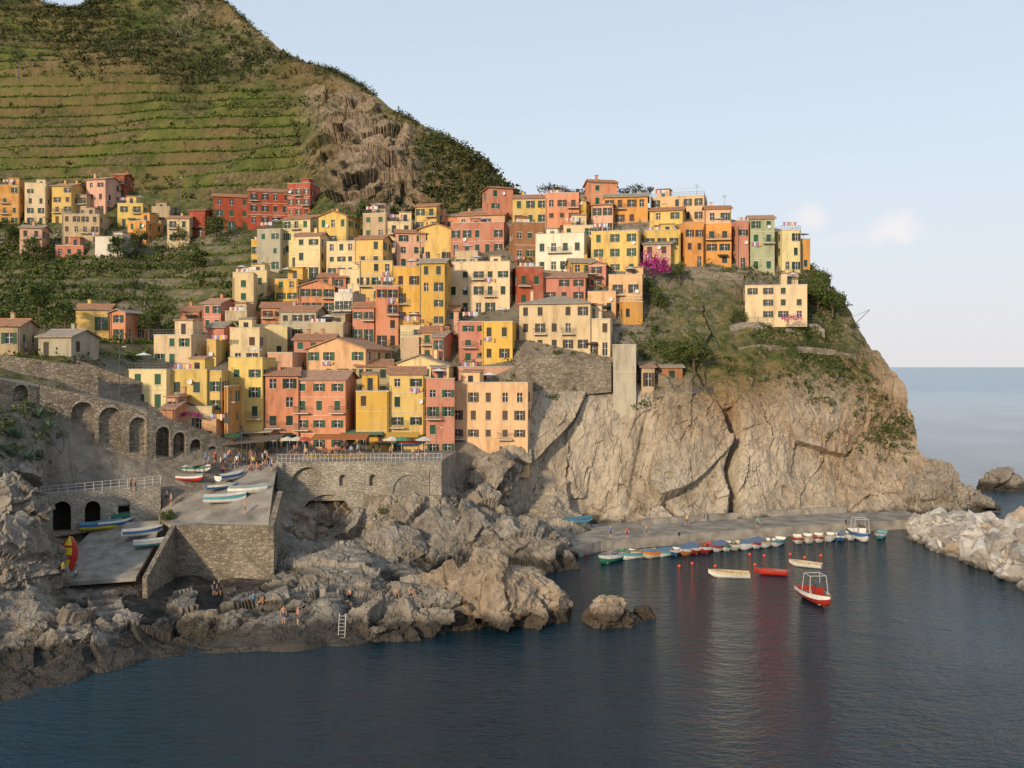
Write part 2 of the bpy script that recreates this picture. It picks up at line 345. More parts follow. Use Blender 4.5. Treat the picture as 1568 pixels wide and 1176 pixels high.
# hill
CB=[(-100,480,222),(0,400,242),(0,300,275),(0,150,350),(0,-60,455),(200,400,240),(200,250,292),(200,100,370),(200,-60,455),(350,300,272),(340,0,440),(450,350,250),(450,200,310),(430,76,392),(520,330,250),(550,250,278),(560,140,345),(600,330,252),(640,186,322),(700,300,262),(700,220,292),(780,320,250),(790,292,262),(-100,200,320),(-100,-60,450),(800,480,235),(400,480,225)]
fB=rbf(CB)
topB=[(-120,-25),(50,-8),(70,6),(100,10),(130,8),(150,-12),(240,-25),(320,-12),(350,4),(385,38),(430,76),(470,97),(520,112),(570,143),(600,166),(640,187),(690,214),(720,235),(745,250),(770,276),(790,296),(840,360),(880,430)]
botB=[(-120,480),(880,480)]
px,py,D,V=sheet(620,460,topB,botB,-120,880,fB)
N=normals(V); N*=np.sign(-N[...,1:2]+1e-6)
rockB=np.clip(1.*box(px,py,480,600,135,350,12)+.8*box(px,py,560,635,220,345,10)+.6*box(px,py,230,330,-50,50)+.6*box(px,py,340,500,-20,120,12)+.45*box(px,py,590,760,185,320,14),0,1)
scrubB=np.clip(.5*box(px,py,520,900,100,400,20)+.55*box(px,py,-300,900,-60,70,25)+.35*box(px,py,250,520,50,200,25)+.3*box(px,py,470,620,120,350,20),0,1)
tap=np.clip((1-np.linspace(0,1,460))[:,None]*14,0.12,1)
d=9*fbm(V*.016,3,90)+2.6*ridged(rotp(V,-.5,(.04,.04,.016)),3,91)*rockB+4.5*blocky(rotp(warp(V,.06,5,8),-.6,(.07,.07,.035)),93,1.)*rockB+2.4*blocky(rotp(V,-.6,(.2,.2,.1)),98,1.)*rockB+.7*blocky(V*.5,99,1.)*rockB+.8*fbm(V*.25,3,95)
V=V+N*(d*tap)[...,None]
hst=np.clip(1-scrubB*1.1-rockB*1.4,0,1)*tap
zs,bandB=step(V[...,2]+16*fbm(V*.013,2,96)+4*fbm(V*.045,2,99),5.4,.5)
V[...,2]=V[...,2]*(1-hst)+zs*hst
bandB=bandB*np.clip(hst*1.3,0,1)
rows=[V]
for k in range(1,5):
    b=V[-1:].copy(); b[...,1]+=25*k; b[...,2]*=(1-k*.22); rows.append(b)
VV=np.concatenate(rows,0); ext=lambda a:np.concatenate([a]+[a[-1:]]*4,0)
hill=mesh_np('hill',VV,grid_faces(*VV.shape[:2]),[MHILL],None,False,{'rock':ext(rockB),'scrub':ext(scrubB),'band':ext(bandB)})
print('terrain',time.time()-T0)
# ---------------------------------------------------------------- scrub and vines
def pick(V,w,n,up=0.):
    w=w/w.sum(); idx=rng.choice(w.size,n,p=w.ravel()); return V.reshape(-1,3)[idx]+np.array([0,0,up])
nz=fbm(V*.026,4,120,.6)
cell=D*D
wts=np.clip(.03+scrubB*1.1-rockB*.9+np.clip(nz-.05,0,1)*3.6,0.008,3)*cell
leaves('hillside_scrub',pick(V,wts,7500,.3),.6+2.0*rng.random(7500)**1.8,26,.22,MLEAFD)
w2=(bandB<.5)*(hst>.5)*np.clip(.25-nz*2.,0,1)*cell*(py<420)
leaves('vineyard_rows',pick(V,w2,14000,.3),.5+.5*rng.random(14000),13,.36,MVINE,.6)
w3=np.zeros_like(cell); w3[-5:]=1; w3*=np.clip(.3+fbm(V*.05,2,9)*2,0,2)*(px<790)
leaves('ridge_scrub',pick(V,w3,420,0.1),.7+1.7*rng.random(420)**2,60,.16,MLEAFD)
cellL=(LV[...,1])**2
nl=fbm(LV*.06,3,130)
wv=(vegA*(1-built)+.6*box(Lpx,Lpy,-120,560,285,340,6))*np.clip(.1+nl*2.2,0.02,2)*cellL
leaves('terrace_shrubs',pick(LV,wv,2600,.4),.5+1.4*rng.random(2600)**1.5,36,.2,MLEAF)
wv=(vegA*(1-built))*(bandA<.5)*cellL
leaves('garden_rows',pick(LV,wv,2600,.3),.35+.4*rng.random(2600),14,.32,MVINE,.7)
wv=(box(Lpx,Lpy,985,1340,420,580,10)*np.clip(.3+nl*2,0,2)+.25*box(Lpx,Lpy,1000,1380,560,690,10)*np.clip(nl*3,0,2))*cellL
leaves('cliff_shrubs',pick(LV,wv,2100,.15),.25+.9*rng.random(2100)**2,34,.2,MLEAF)
wv=(box(Lpx,Lpy,-100,90,610,720,8)+.8*box(Lpx,Lpy,-110,200,480,575,8)+.5*box(Lpx,Lpy,1240,1330,430,520,8)+.5*box(Lpx,Lpy,560,620,760,800,6)+.5*box(Lpx,Lpy,400,1000,300,600))*cellL
leaves('wall_shrubs',pick(LV,wv,950,.2),.4+.9*rng.random(950),40,.2,MLEAF)
def tree(name,p,h,r,mat=MLEAF):
    e=empty(name,p); a=Acc(); a.rod((0,0,-.5),(0.1,0,h*.5),.05*h,.03*h,0,7)
    Pn=[];Rn=[]
    for k in range(10):
        t=k*2.4; q=Vector((math.cos(t)*r*U(.2,.7),math.sin(t)*r*U(.2,.7),h*U(.3,.88)))
        a.rod((0.05,0,h*U(.2,.4)),q,.02*h,.006*h,0,5); Pn.append(q);Rn.append(r*U(.3,.52))
    Pn.append(Vector((0,0,h*.85)));Rn.append(r*.45)
    a.obj('trunk',[MBARK],e); leaves('crown',Pn,Rn,170,.13,mat,.9,e); return e
# ---------------------------------------------------------------- houses
P_={'cream':(.68,.54,.34),'yel':(.71,.50,.17),'dyel':(.67,.42,.10),'pale':(.74,.61,.33),'peach':(.75,.47,.26),'salm':(.66,.30,.165),'oran':(.67,.33,.10),'red':(.38,.09,.05),
'pink':(.64,.38,.27),'rose':(.56,.24,.17),'tan':(.50,.39,.25),'gry':(.47,.41,.32),'grn':(.42,.45,.28),'wht':(.75,.69,.58),'brn':(.36,.17,.085)}
SH=[(.02,.085,.045),(.03,.11,.06),(.05,.04,.025),(.015,.05,.035),(.09,.05,.03),(.03,.06,.05),(.02,.10,.055)]
RC=[(.46,.25,.155),(.42,.27,.19),(.48,.30,.21),(.36,.32,.26),(.40,.34,.28),(.44,.24,.15)]
cov=np.zeros((1200,1600),bool)
laund=None
def facade(aw,ag,ash,fr,W,z0,h,nf,nc,omit,trim,shc,balc,det,doors=False):
    O,Uv,Nv=fr
    pt=lambda u,n,z:(O[0]+Uv[0]*u+Nv[0]*n,O[1]+Uv[1]*u+Nv[1]*n,z)
    def bx(A,u0,u1,n0,n1,za,zb,m=0):
        A.box(u0,u1,n0,n1,za,zb,m,lambda x,y,z:pt(x,y,z))
    fh=h/nf; uc=[0.]
    ww=min(U(.8,1.),W/nc*.42)
    for i in range(nc):
        c=W*(i+.5)/nc+U(-.12,.12); uc+=[c-ww/2,c+ww/2]
    uc.append(W); zc=[z0]
    for j in range(nf):
        c=(j+.53)*fh; wh=min(1.5,fh*.52)*(1 if R()<.8 else .75)
        if j==0 and doors: zc+=[.06,min(2.25,fh*.78)]
        else: zc+=[c-wh/2,c+wh/2]
    zc.append(h)
    for i in range(len(uc)-1):
        for j in range(len(zc)-1):
            a,b,c,d=uc[i],uc[i+1],zc[j],zc[j+1]
            win=(i%2==1 and j%2==1 and R()>omit)
            if not win: aw.poly([pt(a,0,c),pt(b,0,c),pt(b,0,d),pt(a,0,d)],0); continue
            kind=R(); dp=-.24 if kind>.42 else -.08
            for q in (((a,c),(b,c)),((b,c),(b,d)),((b,d),(a,d)),((a,d),(a,c))):
                (u0,s0),(u1,s1)=q; aw.poly([pt(u0,0,s0),pt(u1,0,s1),pt(u1,dp,s1),pt(u0,dp,s0)],1)
            if kind<=.42:
                mid_=(a+b)/2
                for (p,q) in ((a,mid_-.015),(mid_+.015,b)):
                    ash.poly([pt(p,dp,c),pt(q,dp,c),pt(q,dp,d),pt(p,dp,d)])
                    for k in range(4):
                        zz=c+(d-c)*(k+.5)/4; bx(ash,p+.06,q-.06,dp+.005,dp+.03,zz-.12,zz+.06)
                ag.poly([pt(mid_-.015,dp,c),pt(mid_+.015,dp,c),pt(mid_+.015,dp,d),pt(mid_-.015,dp,d)],0)
            else:
                ag.poly([pt(a,dp,c),pt(b,dp,c),pt(b,dp,d),pt(a,dp,d)],0)
                bx(ag,(a+b)/2-.03,(a+b)/2+.03,dp+.01,dp+.05,c,d,1); bx(ag,a,b,dp+.055,dp+.08,(c+d)/2+.1,(c+d)/2+.15,1)
                if kind<.88:
                    sw=(b-a)/2
                    bx(ash,a-sw-.03,a-.03,.01,.06,c-.02,d+.02); bx(ash,b+.03,b+sw+.03,.01,.06,c-.02,d+.02)
            if not(j==1 and doors): bx(aw,a-.1,b+.1,.004,.12,c-.1,c-.02,1)
            if trim: bx(aw,a-.13,b+.13,.003,.04,d+.03,d+.15,1)
            if balc and R()<balc and j>1:
                zb=c-.35; bx(aw,a-.7,b+.7,.002,.95,zb-.14,zb,1)
                bx(det,a-.7,b+.7,.9,.94,zb+.95,zb+1.0); bx(det,a-.7,b+.7,.9,.94,zb+.1,zb+.14)
                u=a-.7
                while u<b+.7: bx(det,u,u+.03,.905,.935,zb+.14,zb+.95); u+=.17
                for u in (a-.7,b+.66): bx(det,u,u+.04,.0,.9,zb+.95,zb+1.0)
            elif R()<.06:
                for k in range(4):
                    u=a-.5+k*.5; q=pt(u,.35,c-.2); q2=pt(u+.4,.35,c-.2); l=U(.4,.9)
                    laund.poly([q,q2,(q2[0],q2[1],q2[2]-l),(q[0],q[1],q[2]-l)])
    if trim and nf>1:
        for j in range(1,nf): bx(aw,0,W,.003,.05,j*fh-.06,j*fh+.04,1)
def house(x0,x1,yt,yb,col='cream',roof='t',th=None,D=None,dep=None,rc=None,sh=None,omit=.12,name='house',nf=None,below=4.,balc=.16,trim=None,sides=True,clut=True):
    global laund
    th=U(-16,16) if th is None else th
    t=math.radians(th); cx=(x0+x1)/2.
    if D is None: D=float(fD(cx,yb))
    W=(x1-x0)/F*D; d=dep or min(max(.8*W,6.),10.5)
    if abs(math.sin(t))*d>.5*W: d=.5*W/abs(math.sin(t))
    w=max(1.5,(W-d*abs(math.sin(t)))/math.cos(t))
    loc=S(cx,yb,D); ztop=H+(HY-yt)/F*D; z0=H+(HY-yb)/F*D; h=ztop-z0
    ct,stt=math.cos(t),math.sin(t)
    for it in range(4):
        cs=[(lx*ct-ly*stt,lx*stt+ly*ct) for lx in (-w/2,w/2) for ly in (0,d)]
        oy=D-min(c[1] for c in cs)
        pxs=[CX+F*(loc.x+c[0])/(oy+c[1]) for c in cs]
        loc.x+=(cx-(min(pxs)+max(pxs))/2)/F*D; loc.y=oy
        w*= 1+ .8*((x1-x0)/(max(pxs)-min(pxs))-1)
    e=empty(name,(loc.x,loc.y,z0),t)
    colr=P_[col] if isinstance(col,str) else col; k=U(.88,1.06); colr=tuple(min(.8,c*k*U(.96,1.04)) for c in colr)
    rcol=rc or random.choice(RC); shc=sh or random.choice(SH)
    aw,ag,ash,ar,det=Acc(),Acc(),Acc(),Acc(),Acc(); laund=Acc()
    hh=h-.95 if roof=='t' else h
    nf=nf or max(1,round(hh/2.85)); nc=max(1,round(w/U(2.2,2.8))); ns=max(1,round(d/3.4))
    trim=(R()<.3) if trim is None else trim
    fr=[((-w/2,0),(1,0),(0,-1)),((w/2,0),(0,1),(1,0)),((-w/2,d),(0,-1),(-1,0)),((w/2,d),(-1,0),(0,1))]
    facade(aw,ag,ash,fr[0],w,-below,hh,nf,nc,omit,trim,shc,balc,det,R()<.45)
    for q in (1,2):
        if sides: facade(aw,ag,ash,fr[q],d,-below,hh,nf,ns,.4 if q==1 else .3,False,shc,0,det)
    aw.poly([(w/2,d,-below),(-w/2,d,-below),(-w/2,d,hh),(w/2,d,hh)],0)
    ov=.4; rh=0
    if roof=='t':
        aw.poly([(-w/2,0,hh),(w/2,0,hh),(w/2,d,hh),(-w/2,d,hh)],1)
        pt_=.22
        if R()<.4:
            for (xa,xb,ya,yb_) in ((-w/2,w/2,0,.05),(-w/2,w/2,d-.05,d),(-w/2,-w/2+.05,.05,d-.05),(w/2-.05,w/2,.05,d-.05)):
                for z in (.5,.95): det.box(xa,xb,ya,yb_,hh+z-.04,hh+z)
            n=int(w/.5)+1
            for i in range(n): det.box(-w/2+i*(w-.04)/max(1,n-1),-w/2+i*(w-.04)/max(1,n-1)+.035,.01,.04,hh,hh+.93)
            aw.box(-w/2-.06,w/2+.06,-.06,d,hh+.003,hh+.14,1)
        else:
            aw.box(-w/2,w/2,0,pt_,hh,h); aw.box(-w/2,-w/2+pt_,pt_,d,hh,h); aw.box(w/2-pt_,w/2,pt_,d,hh,h); aw.box(-w/2+pt_,w/2-pt_,d-pt_,d,hh,h)
            aw.box(-w/2-.07,w/2+.07,-.07,pt_+.05,h+.003,h+.1,1)
            aw.box(-w/2-.07,-w/2+pt_+.05,pt_+.06,d,h+.003,h+.1,1); aw.box(w/2-pt_-.05,w/2+.07,pt_+.06,d,h+.003,h+.1,1)
        if clut and R()<.65 and w>4:
            bx_=U(-w/2+.4,w/2-3); bw=U(2.,3.2); aw.box(bx_,bx_+bw,d*.45,d-.4,hh+.01,hh+2.6)
            hb=2.7; ar.slab([(bx_-.2,d*.45-.25,hh+hb-.05),(bx_+bw+.2,d*.45-.25,hh+hb-.05),(bx_+bw+.2,d-.2,hh+hb+.3),(bx_-.2,d-.2,hh+hb+.3)],.14)
            ag.box(bx_+bw*.35,bx_+bw*.35+.8,d*.45-.03,d*.45-.005,hh+.1,hh+2.,0)
        if clut and R()<.35:
            for i in range(6):
                q=-w/2+.5+i*.45; laund.poly([(q,.7,hh+1.7),(q+.38,.7,hh+1.7),(q+.38,.7,hh+U(.8,1.2)),(q,.7,hh+U(.8,1.2))])
            det.box(-w/2+.3,w/2-.3,.69,.71,hh+1.7,hh+1.73)
        if clut and R()<.3:
            q=U(-w/2+1,w/2-1); det.rod((q,d*.3,hh),(q,d*.3,hh+2.3),.03)
            for k_ in range(8):
                a0_,a1_=k_*math.pi/4,(k_+1)*math.pi/4
                ar.poly([(q,d*.3,hh+2.5),(q+1.2*math.cos(a0_),d*.3+1.2*math.sin(a0_),hh+2.1),(q+1.2*math.cos(a1_),d*.3+1.2*math.sin(a1_),hh+2.1)],1)
    elif roof=='g':
        rh=.30*d/2; zr=h+rh; dz=ov*.30
        ar.slab([(-w/2-ov,-ov,h-dz+.12),(w/2+ov,-ov,h-dz+.12),(w/2+ov,d/2,zr+.12),(-w/2-ov,d/2,zr+.12)],.16)
        ar.slab([(w/2+ov,d+ov,h-dz+.12),(-w/2-ov,d+ov,h-dz+.12),(-w/2-ov,d/2+.002,zr+.12),(w/2+ov,d/2+.002,zr+.12)],.16)
        for sx in (-1,1): aw.poly([(sx*w/2,0,h),(sx*w/2,d,h),(sx*w/2,d/2,zr)],0)
        ar.box(-w/2-ov,w/2+ov,d/2-.12,d/2+.12,zr+.08,zr+.22)
    elif roof=='f':
        rh=.34*w/2; zr=h+rh; dz=ov*.34
        ar.slab([(-w/2-ov,-ov,h-dz+.12),(0,-ov,zr+.12),(0,d+ov,zr+.12),(-w/2-ov,d+ov,h-dz+.12)],.16)
        ar.slab([(0.002,-ov,zr+.12),(w/2+ov,-ov,h-dz+.12),(w/2+ov,d+ov,h-dz+.12),(0.002,d+ov,zr+.12)],.16)
        for yy in (0,d): aw.poly([(-w/2,yy,h),(w/2,yy,h),(0,yy,zr)],0)
        ar.box(-.12,.12,-ov,d+ov,zr+.08,zr+.22)
    elif roof=='h':
        rh=.3*min(w,d)/2; i=min(w,d)/2; zr=h+rh+.12; e0=h+.05
        A=(-w/2-ov,-ov,e0);B=(w/2+ov,-ov,e0);Cc=(w/2+ov,d+ov,e0);Dd=(-w/2-ov,d+ov,e0)
        p=(-w/2+i,d/2,zr);q=(w/2-i,d/2,zr)
        if w<=d: p=q=(0,d/2,zr)
        for f in ([A,B,q,p],[Cc,Dd,p,q],[Dd,A,p],[B,Cc,q]):
            f=[x for n_,x in enumerate(f) if n_==0 or x!=f[n_-1]]; ar.slab(f,.15)
    elif roof=='s':
        ar.slab([(-w/2-ov,-ov,h+.05),(w/2+ov,-ov,h+.05),(w/2+ov,d+ov,h+1.3),(-w/2-ov,d+ov,h+1.3)],.16)
        aw.poly([(-w/2,0,h),(-w/2,d,h),(-w/2,d,h+1.1)],0); aw.poly([(w/2,0,h),(w/2,d,h),(w/2,d,h+1.1)],0)
    if roof!='t':
        if trim: aw.box(-w/2-.1,w/2+.1,-.12,-.003,h-.28,h-.1,1)
        for i in range(random.choice([0,1,1,2])):
            q=U(-w/2+.5,w/2-.9); yy=U(d*.3,d*.7); aw.box(q,q+.5,yy,yy+.6,h,h+rh+.9,0); ar.box(q-.08,q+.58,yy-.08,yy+.68,h+rh+.95,h+rh+1.05); aw.box(q+.05,q+.45,yy+.05,yy+.55,h+rh+.9,h+rh+.95,1)
    if R()<.4:
        q=U(-w/2+.4,w/2-.4); yy=d*.5; zt=h+rh+U(1.4,2.4); det.rod((q,yy,h-.3),(q,yy,zt),.03,.025)
        for z in (0,.22,.44): det.box(q-.5+z*.3,q+.5-z*.3,yy-.02,yy+.02,zt-.1-z,zt-.06-z)
    if R()<.5:
        q=random.choice([-w/2+.15,w/2-.2]); det.box(q,q+.09,-.1,-.01,0,hh)
    if R()<.15:
        q=U(-w/2+.6,w/2-.6); zz=hh*U(.5,.9); a_=Vector((q,-.3,zz))
        i=len(det.v); det.v.append(tuple(a_+Vector((0,.12,0))))
        for k_ in range(10):
            an=k_*math.pi/5; det.v.append(tuple(a_+Vector((math.cos(an)*.38,-.05,math.sin(an)*.38+.1))))
        for k_ in range(10): det.f.append((i,i+1+k_,i+1+(k_+1)%10)); det.m.append(1)
        det.rod(a_,(q,0,zz-.2),.03)
    if R()<.12:
        q=U(-w/2+.3,max(-w/2+.4,w/2-2.4)); zz=2.4; ash.slab([(q,-1.1,zz-.35),(q+2.,-1.1,zz-.35),(q+2.,-.01,zz),(q,-.01,zz)],.05)
    aw.obj('walls',[MST,MTRIM],e,colr); ag.obj('windows',[MGLASS,MWHITE],e); ash.obj('shutters',[MSHUT],e,shc); ar.obj('roof',[MROOF,MWHITE],e,rcol); det.obj('railings',[MMET,MWHITE],e); laund.obj('laundry',[MLAUN],e)
    cov[max(0,int(yt)):max(0,int(yb)),max(0,int(x0)):max(0,int(x1))]=True
    return e
HL=[
(0,43,278,345,'oran','t',8),(-50,0,285,345,'rose','t'),(38,86,280,345,'cream','t',5),(80,133,284,342,'yel','g',-5),(133,186,274,328,'pink','g',-10),(172,204,268,305,'red','g'),(95,172,322,374,'tan','t',6),(112,152,298,334,'tan','s'),(180,232,306,348,'yel','t',4),
(30,76,348,388,'pink','g'),(146,212,362,390,'wht','t',-4),(196,250,332,372,'oran','t'),(85,140,370,394,'rose','t'),(256,302,334,374,'cream','g'),(289,326,322,362,'red','s'),(326,385,300,352,'red','g',14),(380,448,292,346,'red','g',12),(440,490,280,332,'red','t',-10),(232,268,316,346,'tan','t'),
(116,178,473,506,'yel','g'),(170,222,478,521,'salm','f',-10),(60,150,515,548,'gry','g',-8),(-30,58,498,540,'tan','g',6),(276,322,476,502,'salm','g'),(310,365,464,506,'rose','g'),(345,402,476,512,'tan','t'),(366,425,414,458,'pale','t',-6),(421,472,420,462,'dyel','t'),
(458,515,438,480,'salm','f',8),(488,536,424,462,'rose','g'),(400,462,470,512,'salm','g'),(512,560,448,502,'wht','t'),(428,500,476,522,'gry','g'),(470,545,494,534,'tan','t'),(352,410,502,560,'cream','t'),(385,440,497,545,'pale','t'),
(236,322,504,560,'cream','t',-6),(318,352,520,562,'yel','t'),(198,290,556,628,'pale','t',-8),(258,345,566,648,'yel','t',-6),(320,354,568,664,'yel','t',4),(346,366,582,690,'oran','t',0),
(394,450,344,418,'gry','t',-12),(433,500,334,408,'pale','g',-16),(488,552,330,400,'yel','f',-14),(452,505,360,426,'pale','g',-8),(500,562,362,424,'pale','t',-12),(545,600,365,432,'yel','g',-10),(520,580,412,462,'cream','t'),(550,603,392,462,'yel','t'),
(605,652,356,410,'pink','g',10),(640,692,350,402,'yel','f',8),(690,782,340,390,'rose','t',-8),(780,834,340,402,'brn','t',10),(820,905,356,420,'wht','t',-14),
(575,610,430,532,'salm','t',8),(602,645,408,524,'dyel','t',6),(642,690,402,528,'dyel','g',-6),(684,792,400,482,'cream','t',-8),(540,582,470,524,'rose','g'),
(700,752,484,558,'rose','t',8),(738,792,484,558,'dyel','t',-8),(785,832,408,470,'red','t',8),(812,898,424,462,'rose','g',-6),(795,915,464,540,'cream','h',-12),(880,938,480,545,'cream','t',-10),
(905,985,345,420,'yel','t',-14),(862,910,338,385,'cream','t'),(985,1042,352,404,'yel','t',-6),(1036,1078,340,408,'oran','t',6),(1076,1120,342,408,'oran','t',-8),(1112,1146,338,412,'rose','t',8),(1142,1186,334,416,'grn','g',-6),(1180,1226,345,418,'pale','t',6),(1214,1240,366,414,'oran','t',0),
(900,948,446,488,'peach','t'),(932,985,420,486,'peach','t',-10),(940,984,454,498,'oran','t'),
(785,860,302,345,'yel','g',-6),(848,905,308,352,'dyel','f'),(895,945,278,318,'salm','g',10),(925,992,300,345,'oran','g',-8),(996,1083,292,340,'peach','t',-16),(700,785,328,352,'pink','g'),(650,700,330,356,'salm','h'),
(1138,1236,428,490,'cream','t',-12),
(350,422,548,674,'yel','t',-4),(406,458,574,688,'salm','g',12),(450,546,580,692,'salm','g',-3),(545,600,590,690,'dyel','t',3),(596,650,572,690,'yel','g',6),(648,696,580,700,'rose','t',10),(690,816,586,706,'peach','t',-7),  # narrow rose block: its colour paints in the peach building's shaded left face
(470,600,534,606,'peach','f',-16),(596,704,560,606,'pale','f',-8),(690,790,562,590,'pink','t'),(545,600,560,612,'tan','g'),(410,470,540,590,'pink','t'),(450,520,520,560,'rose','g'),
]
for hrow in HL:
    kw={}
    if hrow[:2]==(690,816): kw=dict(sh=(.10,.07,.05),dep=8,nf=4,trim=False,below=2.5)
    if hrow[:2]==(450,546): kw=dict(sh=(.02,.09,.05),trim=True,omit=0,nf=4)
    if hrow[:2]==(795,915): kw=dict(rc=(.38,.33,.27),below=6)
    if hrow[:2]==(1138,1236): kw=dict(sh=(.05,.07,.045),dep=9,nf=3,below=1.2,D=float(fD(1187,490))-5,omit=.2,trim=False)
    house(*hrow,**kw)
poly=[(240,700),(240,500),(370,470),(372,410),(400,340),(560,340),(600,335),(780,300),(1080,330),(1230,360),(1230,412),(990,415),(975,520),(930,545),(790,550),(800,600),(690,690)]
def inpoly(x,y):
    c=False;n=len(poly)
    for i in range(n):
        (xa,ya),(xb,yb)=poly[i],poly[(i+1)%n]
        if (ya>y)!=(yb>y) and x<(xb-xa)*(y-ya)/(yb-ya)+xa: c=not c
    return c
nfill=0
yb=330
while yb<690:
    x=250+U(0,20)
    while x<1220:
        w_=U(30,54); h_=U(36,68)
        if inpoly(x,yb) and inpoly(x+w_,yb) and inpoly(x+w_/2,yb-h_*.7):
            sub=cov[int(yb-h_):int(yb),int(x):int(x+w_)]
            if sub.mean()<.78:
                house(x,x+w_,yb-h_,yb,random.choice(['cream','yel','pale','salm','rose','peach','pink','tan','wht','dyel','cream','pale']),random.choice('tttgggfh')); nfill+=1
        x+=w_*.75
    yb+=14
print('fill',nfill,time.time()-T0)
# ---------------------------------------------------------------- walls & paving
def arch_wall(name,p0,p1,zb0,zb1,arches=(),th=.6,mat=MMAS,deep=1.,dark=False):
    p0=Vector(p0);p1=Vector(p1); L=math.hypot(p1.x-p0.x,p1.y-p0.y); u=Vector(((p1.x-p0.x)/L,(p1.y-p0.y)/L,0)); n=Vector((-u.y,u.x,0))
    if n.y<0: n=-n
    a=Acc(); st=.22; k=max(1,int(L/st))
    def zt(s): return p0.z+(p1.z-p0.z)*s/L
    def zb(s): return zb0+(zb1-zb0)*s/L
    P=lambda s,z,d=0:(p0.x+u.x*s+n.x*d,p0.y+u.y*s+n.y*d,z)
    cuts=sorted(set([round(i*L/k,3) for i in range(k+1)]+[round(min(L,max(0,c+q*w/2)),3) for (c,w,b,sp) in arches for q in (-1,1)]))
    def arc(s):
        for (c,w,b,sp) in arches:
            if abs(s-c)<w/2-1e-4: return b,(c,w,sp)
        return None
    def za(s,ar): c,w,sp=ar; return sp+math.sqrt(max(0,(w/2)**2-(s-c)**2))
    for s0,s1 in zip(cuts[:-1],cuts[1:]):
        A=arc((s0+s1)/2)
        a.poly([P(s0,zt(s0)),P(s1,zt(s1)),P(s1,zt(s1),th),P(s0,zt(s0),th)])
        if not A: a.poly([P(s0,zb(s0)),P(s1,zb(s1)),P(s1,zt(s1)),P(s0,zt(s0))]); continue
        b,ar=A; q0,q1=za(s0,ar),za(s1,ar)
        if b>zb(s0): a.poly([P(s0,zb(s0)),P(s1,zb(s1)),P(s1,b),P(s0,b)])
        a.poly([P(s0,q0),P(s1,q1),P(s1,zt(s1)),P(s0,zt(s0))])
        a.poly([P(s0,q0),P(s1,q1),P(s1,q1,deep),P(s0,q0,deep)]); a.poly([P(s0,b),P(s1,b),P(s1,b,deep),P(s0,b,deep)])
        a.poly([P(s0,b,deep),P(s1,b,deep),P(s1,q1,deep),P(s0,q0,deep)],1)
        a.poly([P(s0,q0,-.04),P(s1,q1,-.04),P(s1,min(q1+.35,zt(s1)-.02),-.04),P(s0,min(q0+.35,zt(s0)-.02),-.04)],2)
    for (c,w,b,sp) in arches:
        for q in (-1,1):
            s=c+q*w/2; a.poly([P(s,b),P(s,sp),P(s,sp,deep),P(s,b,deep)])
    if th: 
        a.poly([P(0,zb0),P(0,zt(0)),P(0,zt(0),th),P(0,zb0,th)]); a.poly([P(L,zb1),P(L,zt(L)),P(L,zt(L),th),P(L,zb1,th)])
        a.poly([P(0,zb0,th),P(L,zb1,th),P(L,zt(L),th),P(0,zt(0),th)])
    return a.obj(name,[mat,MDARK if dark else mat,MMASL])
def pxs(p0,p1,px):
    k=(px-CX)/F; dx=p1.x-p0.x;dy=p1.y-p0.y; t=(k*p0.y-p0.x)/(dx-k*dy); return t*math.hypot(dx,dy)
def railing(name,pts,h=1.,sp=1.4,mat=MMET,nr=3,r=.03):
    a=Acc()
    for p,q in zip(pts[:-1],pts[1:]):
        p=Vector(p);q=Vector(q); L=(q-p).length; n=max(1,int(L/sp))
        for i in range(n+1):
            c=p.lerp(q,i/n); a.rod(c,c+Vector((0,0,h)),r,r,0,4)
        for j in range(nr):
            z=Vector((0,0,h*(j+1)/nr-.02)); a.rod(p+z,q+z,r*.8,r*.8,0,4)
    return a.obj(name,[mat])
a0=S(56,588,113);a1=S(225,628,119);a2=S(402,692,131.5)
def mkar(p0,p1,L): 
    o=[]
    for (x,w,yb_,ys) in L:
        s=pxs(p0,p1,x); t=s/math.hypot(p1.x-p0.x,p1.y-p0.y); d=p0.y+(p1.y-p0.y)*t
        o.append((s,w,H+(HY-yb_)/F*d,H+(HY-ys)/F*d))
    return o
arch_wall('arched_retaining_wall',a0,a1,S(56,720,113).z,S(225,715,119).z,mkar(a0,a1,[(127,2.7,690,632),(169,2.7,686,640),(212,2.2,692,652)]),.8)
arch_wall('arched_retaining_wall',a1,a2,S(225,715,119).z,S(402,712,131).z,mkar(a1,a2,[(250,2.0,700,665),(275,1.8,704,672),(300,1.7,708,682),(325,1.6,712,692)]),.8,deep=.8)
b0=S(-120,558,102);b1=S(56,592,112.8)
arch_wall('stone_retaining_wall',b0,b1,S(-120,720,102).z,S(56,725,112.8).z,mkar(b0,b1,[(32,2.0,614,602)]),.8)
c0=S(-120,528,114);c1=S(150,562,122)
arch_wall('stone_retaining_wall',c0,c1,S(-120,600,114).z,S(150,610,122).z,(),.6)
arch_wall('stone_retaining_wall',S(100,545,128),S(215,585,129),S(100,600,128).z,S(215,640,129).z,(),.6)
def loft(name,rows,mat,thick=.3):
    a=Acc(); 
    for r0,r1 in zip(rows[:-1],rows[1:]):
        for i in range(len(r0)-1): a.slab([r0[i],r0[i+1],r1[i+1],r1[i]],thick)
    return a.obj(name,[mat])
loft('village_road',[[S(-120,561,102.9),S(56,592,113.9),S(225,631,119.9),S(402,694,132.4)],[S(-120,560,108),S(56,586,119),S(225,625,125),S(402,688,138)]],MPLAZA,.5)
railing('road_railing',[S(56,588,113.2),S(225,628,119.2),S(402,692,131.7)])
t0=G(425,708,12.5);t1=G(676,706,12.5)
